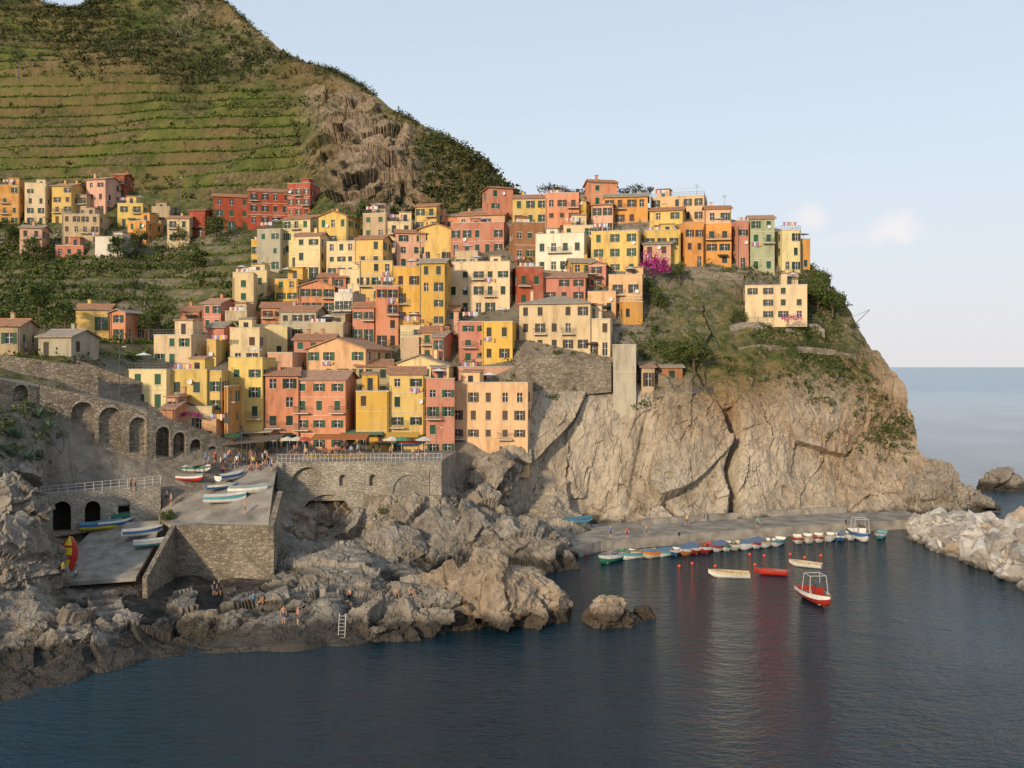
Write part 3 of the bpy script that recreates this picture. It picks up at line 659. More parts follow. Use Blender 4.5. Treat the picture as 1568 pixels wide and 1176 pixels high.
arch_wall('terrace_arcade_wall',t0,t1,7.4,7.4,mkar(t0,t1,[(472,4.4,744,741),(525,.95,744,732),(571,.95,744,732)]),.6,MMASL,2.2,True)
arch_wall('terrace_arcade_niche',t0+Vector((14.4,-.25,-1.2)),t1+Vector((-1.6,-.25,-1.2)),7.6,7.6,[(2.9,4.4,8.4,8.6)],.2,MMASL,.24,False)
arch_wall('terrace_side_wall',t1,G(700,690,12.5),4,8,(),.5,MMASL)
loft('promenade_terrace',[[G(425,707.5,12.51),G(676,705.5,12.51)],[G(395,688,12.51),G(700,684,12.51)]],MPLAZA,.25)
loft('lower_terrace',[[S(425,752,120.5),S(676,757,122)],[S(425,748,125.5),S(676,748,125.5)]],MPLAZA,.4)
railing('terrace_railing',[G(425,707.6,12.5),G(676,705.6,12.5)],1.,.55,MLITE,2,.035)
g0=S(432,750,119);g1=S(556,754,120.4)
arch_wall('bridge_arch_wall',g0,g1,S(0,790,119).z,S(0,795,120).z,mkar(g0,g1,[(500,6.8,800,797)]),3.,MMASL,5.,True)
loft('buttress_wall',[[g1,S(676,758,121.5)],[g1+Vector((0,3,0)),S(676,757,124.5)]],MMAS,3.0)
loft('harbour_plaza',[[G(262,745,9.6),G(318,716,11.2),G(425,709,12.3)],[G(243,792,7.),G(332,762,9.),G(418,748,10.2)],[G(262,804,6.9),G(340,804,7.),G(411,804,7.2)]],MPLAZA,.4)
loft('slipway',[[G(150,802,6.2),G(246,797,6.8)],[G(112,842,4.3),G(236,834,4.7)],[G(70,894,2.6),G(208,884,2.8)]],MCONC,.4)
q0=G(262,804,6.9);q1=G(411,804,7.2);arch_wall('bastion_wall',q0,q1,.3,.3,(),.7,MMAS)
q2=G(218,884,3.2);arch_wall('slipway_wall',q2,q0,.6,.6,(),.5,MMAS)
arch_wall('bastion_wall',q1,G(425,752,10.2),1,5,(),.6,MMAS)
v0=S(62,760,105.5);v1=S(246,742,111.5)
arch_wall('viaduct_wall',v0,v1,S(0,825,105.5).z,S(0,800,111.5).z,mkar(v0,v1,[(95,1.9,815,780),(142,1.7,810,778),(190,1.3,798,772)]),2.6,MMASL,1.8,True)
railing('viaduct_railing',[v0,v1],1.1,.9,MLITE,3,.035)
arch_wall('castle_stone_wall',S(790,541,147.2),S(936,546,148.6),S(0,616,147.2).z,S(0,600,148.6).z,(),.8,MMAS)
house(937,974,528,602,'gry','t',-4,D=148,omit=.9,name='stone_tower',clut=False)
house(975,1002,562,592,'tan','s',0,D=149.5,omit=.3,name='hut',clut=False); house(1005,1045,562,587,'brn','s',0,D=151,omit=.3,name='hut',clut=False)
PD=[(870,118.5),(920,124),(1000,127),(1100,131),(1250,136.7),(1395,141.5),(1425,141)]
fr_=[Vector(((x-CX)/F*d,d,1.4)) for x,d in PD]; bk=[v+Vector((0,13,.02)) for v in fr_]
a=Acc()
for i in range(len(fr_)-1): a.slab([fr_[i],fr_[i+1],bk[i+1],bk[i]],3.)
a.obj('pier',[MCONC])
for i in range(2,5):
    p=fr_[i]+Vector((0,9.2,.9));q=fr_[i+1]+Vector((0,9.2,.9)); arch_wall('pier_back_wall',p,q,1.,1.,(),.6,MCONC)
# ---------------------------------------------------------------- rocks
def ico(sub):
    bm=bmesh.new(); bmesh.ops.create_icosphere(bm,subdivisions=sub,radius=1); v=np.array([x.co[:] for x in bm.verts]); f=np.array([[q.index for q in x.verts] for x in bm.faces]); bm.free(); return v,f
I5=ico(6);I2=ico(2)
def rock(c,r,mat=MROCK2,seed=0,amp=1.,name='coastal_rock',tilt=.3):
    v,f=I5; W=v*np.array(r)+np.array(c); s=min(r)
    n=v/np.linalg.norm(v,axis=1,keepdims=True)
    k=.75/max(2.,s); Q=warp(W,k*1.2,1.*s*.5,seed+70)
    d=(.36*s*blocky(rotp(Q,tilt,(k,k,k*1.2)),seed+1,1.)+.16*s*blocky(rotp(Q,tilt,(2.4*k,2.4*k,3.*k)),seed+9,1.)+.055*s*blocky(rotp(Q,tilt,(6*k,6*k,8*k)),seed+19,1.)+.018*s*blocky(rotp(W,tilt,(15*k,15*k,18*k)),seed+29,1.)+.18*s*fbm(W*k*1.3,4,seed+4))*amp
    return mesh_np(name,W+n*d[:,None],f,[mat])
def rk(px,D,r,zc,mat=MROCK2,**k): return rock(((px-CX)/F*D,D,zc),r,mat,seed=int(px),**k)
rk(735,92,(7.8,5,6.2),-.6,MROCK3);rk(815,91,(3.4,3,3.2),-.8,MROCK3);rk(650,90,(6,4,3.8),-.3,MROCKD);rk(590,87,(4.5,3.5,2.8),-.4,MROCKD)
rk(790,120,(8,6,4.6),0,MROCKD);rk(850,115,(3.4,3,2.6),0,MROCKD);rk(700,120,(8,6,5.6),.3,MROCKD);rk(610,114,(6,5,4.2),0,MROCKD);rk(640,121,(7,5,6.4),.5,MROCK2);rk(545,119,(4,4,4.2),.6,MROCKD);rk(740,128,(6,5,6.4),1,MROCK2)
rk(470,98,(5,3.5,2.6),0,MROCKD);rk(560,96,(4,3,2.2),0,MROCKD);rk(430,92,(4,3,1.8),.4,MROCKD);rk(520,90,(3,2.4,1.6),.3,MROCKD)
rk(450,117,(4,3,3.2),3.4,MROCK3);rk(590,121,(5,3.5,3.6),4.,MROCK2);rk(660,124,(4,3.5,4.),5,MROCK2);rk(752,135,(4,4,4.5),8,MROCK2);rk(505,123,(4,3,3.),4.2,MROCK3)
rk(8,98,(4,3,4.5),9.,MROCKD);rk(-20,90,(6,5,6),5.,MROCKD)
rk(932,90,(2.7,2.5,2.3),-.3,MROCK3,name='islet_rock');rk(984,91.5,(1.2,1.3,1.6),-.3,MROCK3,name='islet_rock')
rk(1532,186,(4.2,3.5,4.2),.2,MROCKD,name='sea_stack');rk(1565,186,(2.,2,1.8),.2,MROCKD,name='sea_stack')
rk(1440,158,(6,6,6.0),1,MROCK2);rk(1478,160,(4,4,3.3),.5,MROCKD);rk(1415,154,(4,5,5.5),1,MROCK2)
rk(60,81,(6,3.5,2.2),.8,MROCKD);rk(20,92,(5,4,4),4.,MROCKD);rk(150,85,(5,3,1.7),.6,MROCKD);rk(340,86,(5,3,1.4),.4,MROCKD)
mb=M('pale_boulder',.9,.2); n=mb.noise(mb.pos,1.2,5,.65); r_=mb.geo.outputs['Random Per Island']
c=mb.mix(.8,mb.ramp(r_,[(0.,(.26,.23,.20)),(.4,(.40,.37,.33)),(.75,(.52,.49,.45)),(1.,(.36,.28,.20))]),mb.ramp(n,[(.3,.5),(.55,1.),(.8,1.15)]),'MULTIPLY')
zz=mb.xyz(mb.pos)[2]; c=mb.mix(1.,c,mb.ramp(zz,[(.0,.3),(.45,.5),(.9,1.)]),'MULTIPLY'); mb.base(c); mb.bump(n,.5,.2); MBOUL=mb.m
def boulders():
    Vs=[];Fs=[];o=0; v,f=I2
    frn=[G(1398,826,0),G(1500,868,0),G(1640,935,0)];bkn=[G(1402,790,2.),G(1500,790,2.5),G(1660,806,2.5)]
    def at(P,t): 
        t*=2; i=min(1,int(t)); return P[i].lerp(P[i+1],t-i)
    for k in range(560):
        t=R(); b=R()**1.15; p=at(frn,t).lerp(at(bkn,t),b); s=U(.5,1.0)*(1.8 if R()<.25 else 1)
        zz=2.5*min(1,b/.28)*(1-.25*b)*min(1,.5+t*1.2)+U(-.9,.6)
        q=np.array(Matrix.Rotation(U(0,6),3,(R()-.5,R()-.5,R()-.5)))
        W=v*np.array([U(.8,1.35),U(.8,1.2),U(.55,1.)]); W=W+ (W/np.linalg.norm(W,axis=1,keepdims=True))*(.65*blocky(W*1.1+k*7.1,k,1.))[:,None]
        W=(W@q.T)*s+np.array([p.x,p.y,zz]); Vs.append(W);Fs.append(f+o);o+=len(W)
    mesh_np('breakwater_boulders',np.concatenate(Vs),np.concatenate(Fs),[MBOUL])
boulders()
# ---------------------------------------------------------------- water
mw=M('sea_water',.05,.5)
wp=mw.scale(mw.pos,(.6,1.1,1.),(0,0,.3))
n1=mw.noise(wp,.3,3,.6,.3); n2=mw.noise(wp,1.5,4,.65); n3=mw.noise(mw.scale(mw.pos,(1,.35,1)),.012,4,.6)
h_=mw.math('ADD',mw.math('MULTIPLY',n1,.9),mw.math('MULTIPLY',n2,.75))
yw=mw.xyz(mw.pos)[1]
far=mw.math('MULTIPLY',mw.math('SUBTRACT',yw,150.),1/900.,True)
calm=mw.ramp(mw.noise(mw.scale(mw.pos,(1,.5,1)),.03,3),[(.38,.6),(.6,1.)])
mw.bump(h_,mw.math('MULTIPLY',calm,mw.math('SUBTRACT',.85,mw.math('MULTIPLY',far,.62))),.5)
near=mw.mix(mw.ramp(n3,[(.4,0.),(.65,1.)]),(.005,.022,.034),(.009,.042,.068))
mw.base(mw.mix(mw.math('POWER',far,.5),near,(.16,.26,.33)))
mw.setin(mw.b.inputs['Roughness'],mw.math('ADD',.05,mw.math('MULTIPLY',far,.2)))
mw.b.inputs['IOR'].default_value=1.33
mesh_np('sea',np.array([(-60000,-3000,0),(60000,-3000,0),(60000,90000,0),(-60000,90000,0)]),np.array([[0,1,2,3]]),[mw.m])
# ---------------------------------------------------------------- boats
def pm(c):
    key='paint_%.2f_%.2f_%.2f'%tuple(c)
    return bpy.data.materials.get(key) or simple(key,tuple(c),.4,.4,.25,2.)
def boat(p,yaw,L=5.,col=(.7,.7,.68),inner=(.35,.3,.22),cover=None,stripe=(.1,.2,.4),roll=0,motor=False,name='rowing_boat',pitch=0,cabin=False,beam=.19):
    B=L*beam; Hh=L*.13; a=Acc(); n=14
    def sec(t,k,ins=0.):
        b=B*(1-max(0,(t-.35)/.65)**2.3)*(.82+.18*min(1,t/.35)); b=max(.02,b-ins); sh=Hh*(.75+.5*t*t+.1*(1-t)); kz=-Hh*.35+Hh*.9*max(0,(t-.75)/.25)**2+ins
        th=k*math.pi/2; x=math.copysign(abs(math.sin(th))**.75,th)*b; z=kz+(sh-kz)*(1-abs(math.cos(th))**.8)
        return ((t-.5)*L*(1 if ins==0 else .96),x,z)
    ks=[-1,-.8,-.55,-.25,0,.25,.55,.8,1]
    for i in range(n):
        t0,t1=i/n,(i+1)/n
        for k0,k1 in zip(ks[:-1],ks[1:]):
            m_=0 if abs((k0+k1)/2)<.85 else 3
            a.poly([sec(t0,k0),sec(t1,k0),sec(t1,k1),sec(t0,k1)],m_)
            a.poly([sec(t0,k0,.06),sec(t0,k1,.06),sec(t1,k1,.06),sec(t1,k0,.06)],1)
        for sgn in (-1,1):
            A,B2=Vector(sec(t0,sgn)),Vector(sec(t1,sgn)); C2,D2=Vector(sec(t0,sgn,.06)),Vector(sec(t1,sgn,.06)); up=Vector((0,0,.03))
            a.poly([A+up,B2+up,D2+up,C2+up],2); a.poly([A,B2,B2+up,A+up],2)
    a.poly([sec(0,k) for k in ks],0)
    if cover is None:
        for t in (.2,.42,.64):
            b=B*(1-max(0,(t-.35)/.65)**2.3)*.9; a.box((t-.5)*L-.12,(t-.5)*L+.12,-b,b,Hh*.45,Hh*.5,2)
        a.box(-.42*L,.3*L,-B*.45,B*.45,-Hh*.12,-Hh*.05,1)
        a.rod((-.3*L,B*.3,Hh*.62),(.3*L,B*.2,Hh*.66),.03,.02,2)
        a.poly([sec(.8,1),sec(.8,-1),sec(.995,-1),sec(.995,1)],0)
    else:
        for i in range(n):
            t0,t1=i/n,(i+1)/n
            for jj,(k0,k1) in enumerate(((-1,-.5),(-.5,0),(0,.5),(.5,1))):
                def cv(t,k):
                    q=sec(t,1); return (q[0],q[1]*k*1.04,q[2]+.05+(1-abs(k))*Hh*.35)
                a.poly([cv(t0,k0),cv(t1,k0),cv(t1,k1),cv(t0,k1)],3 if (name=='striped_dinghy' and (jj in (0,3) or i in (4,5,9))) else 4)
    if motor:
        a.box(-.5*L-.28,-.5*L-.04,-.14,.14,Hh*.5,Hh*.5+.42,5); a.box(-.5*L-.2,-.5*L-.1,-.05,.05,-.4,Hh*.5,5)
    if cabin:
        a.box(-.02*L,.14*L,-B*.35,B*.35,.0,Hh*1.7,0); a.box(-.0*L,.13*L,-B*.3,B*.3,Hh*1.7+.003,Hh*1.7+.3,5)
        for sy in (-1,1):
            a.rod((-.2*L,sy*B*.8,Hh*.8),(-.17*L,sy*B*.7,Hh*3.),.04,.04,6); a.rod((.1*L,sy*B*.8,Hh*.8),(.07*L,sy*B*.7,Hh*3.),.04,.04,6); a.rod((-.17*L,sy*B*.7,Hh*3.),(.07*L,sy*B*.7,Hh*3.),.04,.04,6)
        for xx in (-.17,.07): a.rod((xx*L,-B*.7,Hh*3.),(xx*L,B*.7,Hh*3.),.04,.04,6)
    o=a.obj(name,[pm(col),pm(inner),MWOOD,pm(stripe),pm(cover or (.5,.5,.5)),MMET,MLITE],None,col,False)
    o.location=p; o.rotation_euler=(roll,pitch,yaw); return o
WH=(.70,.69,.65);RD=(.42,.03,.02);BL=(.05,.14,.32);GN=(.04,.2,.12);CR=(.55,.48,.34);TQ=(.1,.32,.38);OR=(.6,.2,.04);YE=(.6,.5,.05)
rowb=[(936,857,6.6,GN,WH),(953,852,5,WH,BL),(970,853,5.4,WH,TQ),(986,851,5.2,WH,CR),(1003,851,5.2,CR,OR),(1020,849,5,WH,TQ),(1034,847,4.8,BL,WH),(1052,846,5.8,OR,WH),(1065,844,5.4,RD,WH),(1081,843,5.4,RD,WH),(1098,841,5.2,WH,RD),(1112,840,5,WH,GN),(1126,839,5,CR,WH),(1143,838,5.4,WH,WH),(1157,836,5.2,WH,RD),(1172,835,5,WH,CR),(1188,833,5.2,WH,TQ),(1220,829,5,WH,RD),(1236,828,5.2,WH,CR),(1252,827,5.2,WH,RD),(1268,826,5.2,WH,WH),(1285,825,4.8,BL,WH),(1300,824,4.8,WH,WH),(1346,822,4.8,TQ,WH)]
for i,(x,y,L,c1,c2) in enumerate(rowb):
    p=G(x,y,0); p.z=.15; p.y-=.6; boat(p,math.radians(U(-125,-95) if x>1040 else U(-150,-110)),L,c1,(.42,.34,.22) if i%2 else (.50,.48,.43),U(0,1)<.2 and (.10,.2,.35) or None,c2,motor=i%3==0)
p=G(1318,826,0);p.z=.25;boat(p,math.radians(-95),7,WH,(.5,.5,.48),None,BL,cabin=True,name='motor_boat')
p=G(1116,884,0);p.z=.15;boat(p,math.radians(172),4.8,WH,(.45,.34,.2),None,CR)
p=G(1180,880,0);p.z=.15;boat(p,math.radians(165),3.8,RD,(.3,.05,.04),None,RD,motor=True)
p=G(1233,868,0);p.z=.15;boat(p,math.radians(150),4.0,WH,(.42,.36,.26),None,CR)
p=G(1250,922,0);p.z=.3;boat(p,math.radians(-84),6.6,(.34,.03,.02),(.66,.64,.56),None,WH,cabin=True,name='motor_boat')
def buoy(x,y,c=(.7,.1,.03)):
    v,f=I2; p=G(x,y,0); mesh_np('mooring_buoy',v*np.array([.2,.2,.22])+np.array(p)+np.array([0,0,.1]),f,[bpy.data.materials.get('buoy') or simple('buoy',c,.4)],None,True)
for x,y in ((1156,866),(1148,850),(1170,852),(1232,855),(1257,852),(1040,868),(898,850),(1210,850),(1060,864),(1095,868)): buoy(x,y)
# ---------------------------------------------------------------- placing on ground by ray
bpy.context.view_layer.update()
dg=bpy.context.evaluated_depsgraph_get()
cam0=Vector((0,0,H))
def hit(px,py):
    d=(S(px,py,100)-cam0).normalized(); ok,loc,n,i,o,m=scene.ray_cast(dg,cam0,d,distance=600)
    return loc.copy() if ok else G(px,max(py,600),1)
def ground_wall(name,pts,h=1.,mat=MMAS,rail=False):
    P=[hit(*q) for q in pts]
    P=[p+Vector((0,-.4,0)) for p in P]
    a=Acc()
    for p,q in zip(P[:-1],P[1:]):
        a.slab([p+Vector((0,0,h)),q+Vector((0,0,h)),q+Vector((0,1.2,h)),p+Vector((0,1.2,h))],h+.8)
    a.obj(name,[mat])
    if rail: railing(name.replace('wall','railing'),[p+Vector((0,.1,h)) for p in P],1.,1.5)
ground_wall('villa_terrace_wall',[(1118,505),(1135,500),(1160,500),(1190,502),(1220,502),(1250,503),(1262,512)],.8,MMASL,True)
ground_wall('cliff_path_wall',[(1130,534),(1160,530),(1200,532),(1240,534),(1275,538),(1310,547)],.3,MMAS,True)
ground_wall('garden_wall',[(1000,430),(1030,425),(1060,422),(1100,424),(1138,428)],1.,MMAS)
ground_wall('cliff_path_wall',[(1000,602),(1030,598),(1060,596),(1090,596)],.4,MMAS,True)
def hb(x,y,yaw,L,c1,c2,**k):
    p=hit(x,y); p.z+=L*.05+.1; return boat(p,math.radians(yaw),L,c1,(.4,.35,.27),k.pop('cover',None),c2,**k)
hb(193,776,28,5.8,WH,WH,cover=(.66,.65,.62)); hb(155,812,25,4.6,YE,BL,cover=(.10,.25,.35)); hb(197,796,40,4.2,GN,GN,cover=(.05,.16,.12))
hb(218,822,28,4.4,WH,BL,cover=(.5,.47,.42)); hb(233,838,22,4.,TQ,WH,cover=(.55,.54,.5)); hb(176,806,35,4,BL,WH)
hb(345,771,8,4.9,WH,TQ,cover=(.62,.6,.56)); hb(380,757,5,4.6,(.5,.5,.45),WH,cover=(.30,.38,.34)); hb(354,736,60,4.4,WH,BL,cover=(.6,.58,.53)); hb(292,738,-25,4,RD,WH,cover=(.3,.3,.32)); hb(302,724,-20,4,WH,GN,cover=(.6,.6,.58)); hb(340,750,30,3.8,BL,WH)
hb(625,684,0,4,BL,RD,name='display_boat'); hb(592,682,0,3.4,GN,OR,name='display_boat')
o=hb(107,872,78,3.4,YE,RD,name='striped_dinghy',cover=(.62,.48,.03),roll=0,pitch=-1.2,beam=.36); o.location.z+=1.4
hb(885,802,5,4.2,TQ,BL,cover=(.05,.2,.25))
# ---------------------------------------------------------------- people
def person_mesh(name,J,E,rad):
    me=bpy.data.meshes.new(name+'_skel'); names=list(J); me.from_pydata([J[k] for k in names],[(names.index(a),names.index(b)) for a,b in E],[])
    o=bpy.data.objects.new(name+'_skel',me); COL.objects.link(o)
    sk=o.modifiers.new('s','SKIN'); sv=me.skin_vertices[0].data
    for i,k in enumerate(names):
        r=rad[k]; sv[i].radius=r if isinstance(r,tuple) else (r,r); sv[i].use_root=(k=='pelvis')
    ss=o.modifiers.new('b','SUBSURF'); ss.levels=1; ss.render_levels=1
    bpy.context.view_layer.update(); d=bpy.context.evaluated_depsgraph_get()
    out=bpy.data.meshes.new_from_object(o.evaluated_get(d)); out.name=name
    bpy.data.objects.remove(o)
    for m in (MSKIN,MCLOTH,MPANT,MHAIR): out.materials.append(m)
    hd=Vector(J['head']); jn={k:Vector(J[k]) for k in names}
    part={'pelvis':2,'hipl':2,'hipr':2,'kneel':0,'kneer':0,'waist':1,'chest':1,'neck':0,'head':0,'top':3,'shl':1,'shr':1,'hl':2,'hr':2}
    jn['hl']=(jn['hipl']+jn['kneel'])/2; jn['hr']=(jn['hipr']+jn['kneer'])/2
    for p in out.polygons:
        c=p.center; b=min(jn,key=lambda k:(jn[k]-c).length); v=part.get(b,0)
        if b in('head','top') : v=3 if (c.z>hd.z+.04 or c.y>hd.y+.05) else 0
        p.material_index=v; p.use_smooth=True
    return out
def skel(pose):
    J=dict(pelvis=(0,0,.93),waist=(0,0,1.1),chest=(0,0,1.32),neck=(0,0,1.48),head=(0,-.01,1.6),top=(0,0,1.7),nose=(0,-.115,1.6),shl=(-.18,0,1.42),shr=(.18,0,1.42),ell=(-.24,.02,1.14),elr=(.24,.02,1.14),wrl=(-.25,-.06,.9),wrr=(.25,-.06,.9),
      hipl=(-.09,0,.88),hipr=(.09,0,.88),kneel=(-.1,-.01,.48),kneer=(.1,-.01,.48),anl=(-.11,.02,.08),anr=(.11,.02,.08),tol=(-.12,-.16,.04),tor=(.12,-.16,.04))
    if pose=='walk': J.update(kneel=(-.1,-.2,.52),anl=(-.1,-.22,.1),tol=(-.1,-.38,.07),kneer=(.1,.08,.48),anr=(.1,.3,.13),tor=(.1,.16,.04),ell=(-.24,.12,1.15),wrl=(-.24,.1,.92),elr=(.24,-.1,1.15),wrr=(.22,-.25,.98))
    if pose=='sit':
        dz=-.72
        for k in ('pelvis','waist','chest','neck','head','top','nose','shl','shr','ell','elr','wrl','wrr','hipl','hipr'): x,y,z=J[k]; J[k]=(x,y,z+dz)
        J.update(kneel=(-.14,-.42,.46),kneer=(.14,-.42,.46),anl=(-.14,-.6,.08),anr=(.14,-.6,.08),tol=(-.15,-.78,.05),tor=(.15,-.78,.05),wrl=(-.16,-.36,.55),wrr=(.16,-.36,.55),ell=(-.25,-.1,.45),elr=(.25,-.1,.45))
    if pose=='arm': J.update(ell=(-.34,-.12,1.3),wrl=(-.2,-.28,1.5),elr=(.26,.04,1.15),wrr=(.18,-.08,.95))
    E=[('pelvis','waist'),('waist','chest'),('chest','neck'),('neck','head'),('head','top'),('head','nose'),('chest','shl'),('chest','shr'),('shl','ell'),('ell','wrl'),('shr','elr'),('elr','wrr'),('pelvis','hipl'),('pelvis','hipr'),('hipl','kneel'),('hipr','kneer'),('kneel','anl'),('kneer','anr'),('anl','tol'),('anr','tor')]
    r=dict(pelvis=(.15,.11),waist=(.13,.1),chest=(.16,.11),neck=.05,head=(.085,.095),top=(.055,.06),nose=.014,shl=.062,shr=.062,ell=.042,elr=.042,wrl=.028,wrr=.028,hipl=.09,hipr=.09,kneel=.056,kneer=.056,anl=.04,anr=.04,tol=.03,tor=.03)
    for s,w,e in (('l','wrl','ell'),('r','wrr','elr')):
        wv=Vector(J[w]); dr=(wv-Vector(J[e])).normalized(); q=dr.orthogonal().normalized()
        J['palm'+s]=tuple(wv+dr*.06); r['palm'+s]=(.035,.018); E.append((w,'palm'+s))
        for k,l in enumerate((.07,.08,.075,.06)):
            b=wv+dr*.09+q*(k-1.5)*.02; J['f%d%s'%(k,s)]=tuple(b+dr*.02); J['g%d%s'%(k,s)]=tuple(b+dr*l+Vector((0,-.015,0))); r['f%d%s'%(k,s)]=.009; r['g%d%s'%(k,s)]=.007
            E+= [('palm'+s,'f%d%s'%(k,s)),('f%d%s'%(k,s),'g%d%s'%(k,s))]
        J['th'+s]=tuple(wv+dr*.06+q*.06); r['th'+s]=.009; E.append(('palm'+s,'th'+s))
    return J,E,r
PM={k:person_mesh('person_'+k,*skel(k)) for k in ('stand','walk','sit','arm')}
SHC=[(.5,.08,.06),(.7,.68,.64),(.08,.18,.4),(.6,.25,.2),(.05,.05,.06),(.1,.35,.3),(.65,.5,.15),(.5,.3,.22),(.3,.45,.6)]
def person(px,py,pose=None,col=None,s=1.):
    p=hit(px,py); pose=pose or random.choice(['stand','walk','arm','stand'])
    o=bpy.data.objects.new('person',PM[pose]); COL.objects.link(o); o.location=p; o.rotation_euler=(0,0,U(-2.5,2.5)); o.scale=(s,s,s); o.color=(*(col or random.choice(SHC)),1)
SK=(.5,.29,.19)
for q in [(434,955,'stand',SK),(456,957,'stand',(.6,.2,.16)),(335,912,'walk',(.03,.05,.08)),(328,913,'stand',(.03,.05,.08)),(97,886,'stand',YE),(115,884,'sit',WH),(536,915,'sit',SK),(606,915,'sit',SK),(628,913,'sit',SK),(403,928,'sit',OR),(418,926,'sit',SK),(388,922,'sit',(.1,.3,.4)),
 (255,770,'walk',WH),(262,776,'stand',(.5,.3,.2)),(375,788,'stand',SK),(392,700,'stand'),(384,706,'stand'),(402,712,'stand'),(345,712,'stand'),(352,706,'walk'),(320,718,'walk'),(357,718,'sit'),(330,711,'stand'),(338,718,'stand'),(366,710,'stand'),(415,722,'stand'),(200,752,'stand',SK),(207,752,'stand',(.6,.3,.2)),
 (1052,805,'walk'),(1078,800,'walk'),(960,826,'stand'),(935,824,'stand'),(1295,810,'stand'),(1040,822,'sit'),(990,822,'stand'),(1160,810,'walk')]: person(*q)
for i in range(30): person(U(432,670),U(692,704),random.choice(['stand','walk','sit']))
for i in range(18): person(U(310,420),U(704,724),random.choice(['stand','walk','sit','sit']))
# ---------------------------------------------------------------- street furniture
def canopy(name,a,b,depth,h,col,m=MCLOTH):
    e=empty(name,a); b=Vector(b)-Vector(a); k=Acc(); f=Acc()
    k.slab([(0,0,h-.3),(b.x,b.y,b.z+h-.3),(b.x,b.y+depth,b.z+h+.2),(0,depth,h+.2)],.06); n=max(2,int(b.length/3))
    for i in range(n+1):
        t=i/n; f.rod((b.x*t,b.y*t+.05,b.z*t),(b.x*t,b.y*t+.05,b.z*t+h-.32),.05)
    k.obj('cover',[m],e,col); f.obj('posts',[MMET],e); return e
canopy('restaurant_canopy',G(300,712,11.4),G(424,700,12.5),5,2.7,(.16,.14,.115)); canopy('restaurant_canopy',G(300,700,11.9),G(415,694,12.5),4,3.4,(.46,.41,.35))
canopy('pergola',G(474,699,12.5),G(560,699,12.5),4.,2.7,(.42,.16,.06)); canopy('restaurant_awning',G(520,692,12.5),G(585,692,12.5),3,2.9,(.12,.2,.14)); canopy('restaurant_awning',G(590,693,12.5),G(640,693,12.5),2.5,2.6,(.55,.35,.08))
canopy('wooden_shelter',G(285,742,9.9),G(312,738,10.1),3,2.6,(.25,.22,.18))
def parasol(px,py,z,col):
    e=empty('parasol',G(px,py,z)); a=Acc(); b=Acc(); a.rod((0,0,0),(0,0,2.5),.035)
    for k in range(8):
        t0_,t1_=k*math.pi/4,(k+1)*math.pi/4; b.slab([(0,0,2.75),(1.4*math.cos(t0_),1.4*math.sin(t0_),2.25),(1.4*math.cos(t1_),1.4*math.sin(t1_),2.25)],.04)
    a.obj('pole',[MLITE],e); b.obj('cover',[MCLOTH],e,col)
for x,c_ in ((440,(.6,.55,.45)),(455,(.6,.55,.45)),(466,(.5,.1,.06)),(600,(.65,.6,.5)),(615,(.1,.25,.15)),(650,(.6,.55,.45))): parasol(x,698,12.5,c_)
P=[tuple(G(478+82*i/14,699,13.1)) for i in range(15)]; leaves('terrace_planter',P,[.5]*15,40,.2,leafmat('sunflower_bloom',[(.2,(.05,.09,.02)),(.5,(.5,.3,.02)),(.85,(.7,.45,.03))]))
leaves('bougainvillea',[tuple(S(x,y,172)+Vector((0,U(-.5,1),0))) for x,y in ((985,408),(995,402),(1005,398),(1015,402),(1000,410),(990,396),(1010,412),(1020,412))],[1.4]*8,160,.13,MBOUG)
leaves('bougainvillea',[tuple(S(x,634+U(-2,2),126.2)) for x in range(272,312,5)],[.55]*8,90,.16,MBOUG)
leaves('bougainvillea',[tuple(S(x,488+U(-3,3),161)) for x in range(1200,1228,6)],[.7]*5,90,.16,MBOUG)
for (x,y,h,r) in ((1062,562,5.5,3.4),(1035,566,4,2.4),(1252,474,4.5,3),(1275,482,4.5,3.2),(240,500,6,3.2),(228,520,5,2.8),(15,520,5,3.4),(60,480,5,3),(100,500,4,2.4),(1250,455,3.4,2.2),(595,800,3,2.2),(258,806,2,1.3),(995,455,3,2.2),(1040,430,3.4,2),(180,395,5,3),(330,365,6,3.5),(50,395,5,3),(500,372,4,2.5),(300,410,5,3.4),(560,335,4,3),(210,385,5,3),(275,372,5,3),(20,370,4,3),(600,345,4,2.6),(1130,500,3,1.8),(1010,470,3,2)):
    tree('tree',S(x,y,float(fD(x,y))-1.),h,r)
for (x0,x1,y) in ((830,895,292),(942,1000,290)):
    P=[tuple(S(x,y+U(-5,6),204)) for x in range(x0,x1,6)]; leaves('ridge_hedge',P,[U(.8,1.6) for _ in P],110,.15,MLEAFD)
def agave(px,py,s=1.):
    p=hit(px,py); a=Acc()
    for k in range(22):
        t=k*2.4; el=U(.2,1.3); d=Vector((math.cos(t)*math.cos(el),math.sin(t)*math.cos(el),math.sin(el))); w=Vector((-math.sin(t),math.cos(t),0))*.09*s
        m_=d*.6*s; e_=d*1.2*s-Vector((0,0,.15*s)); a.poly([p-w*.6,p+w*.6,p+m_+w,p+m_-w]); a.poly([p+m_-w,p+m_+w,p+e_])
    a.obj('agave_plant',[bpy.data.materials.get('agave') or simple('agave',(.14,.21,.13))])
for x,y in ((12,668),(28,672),(20,700),(45,705),(60,640),(5,690),(75,655),(1190,580),(1170,585)): agave(x,y,U(.9,1.4))
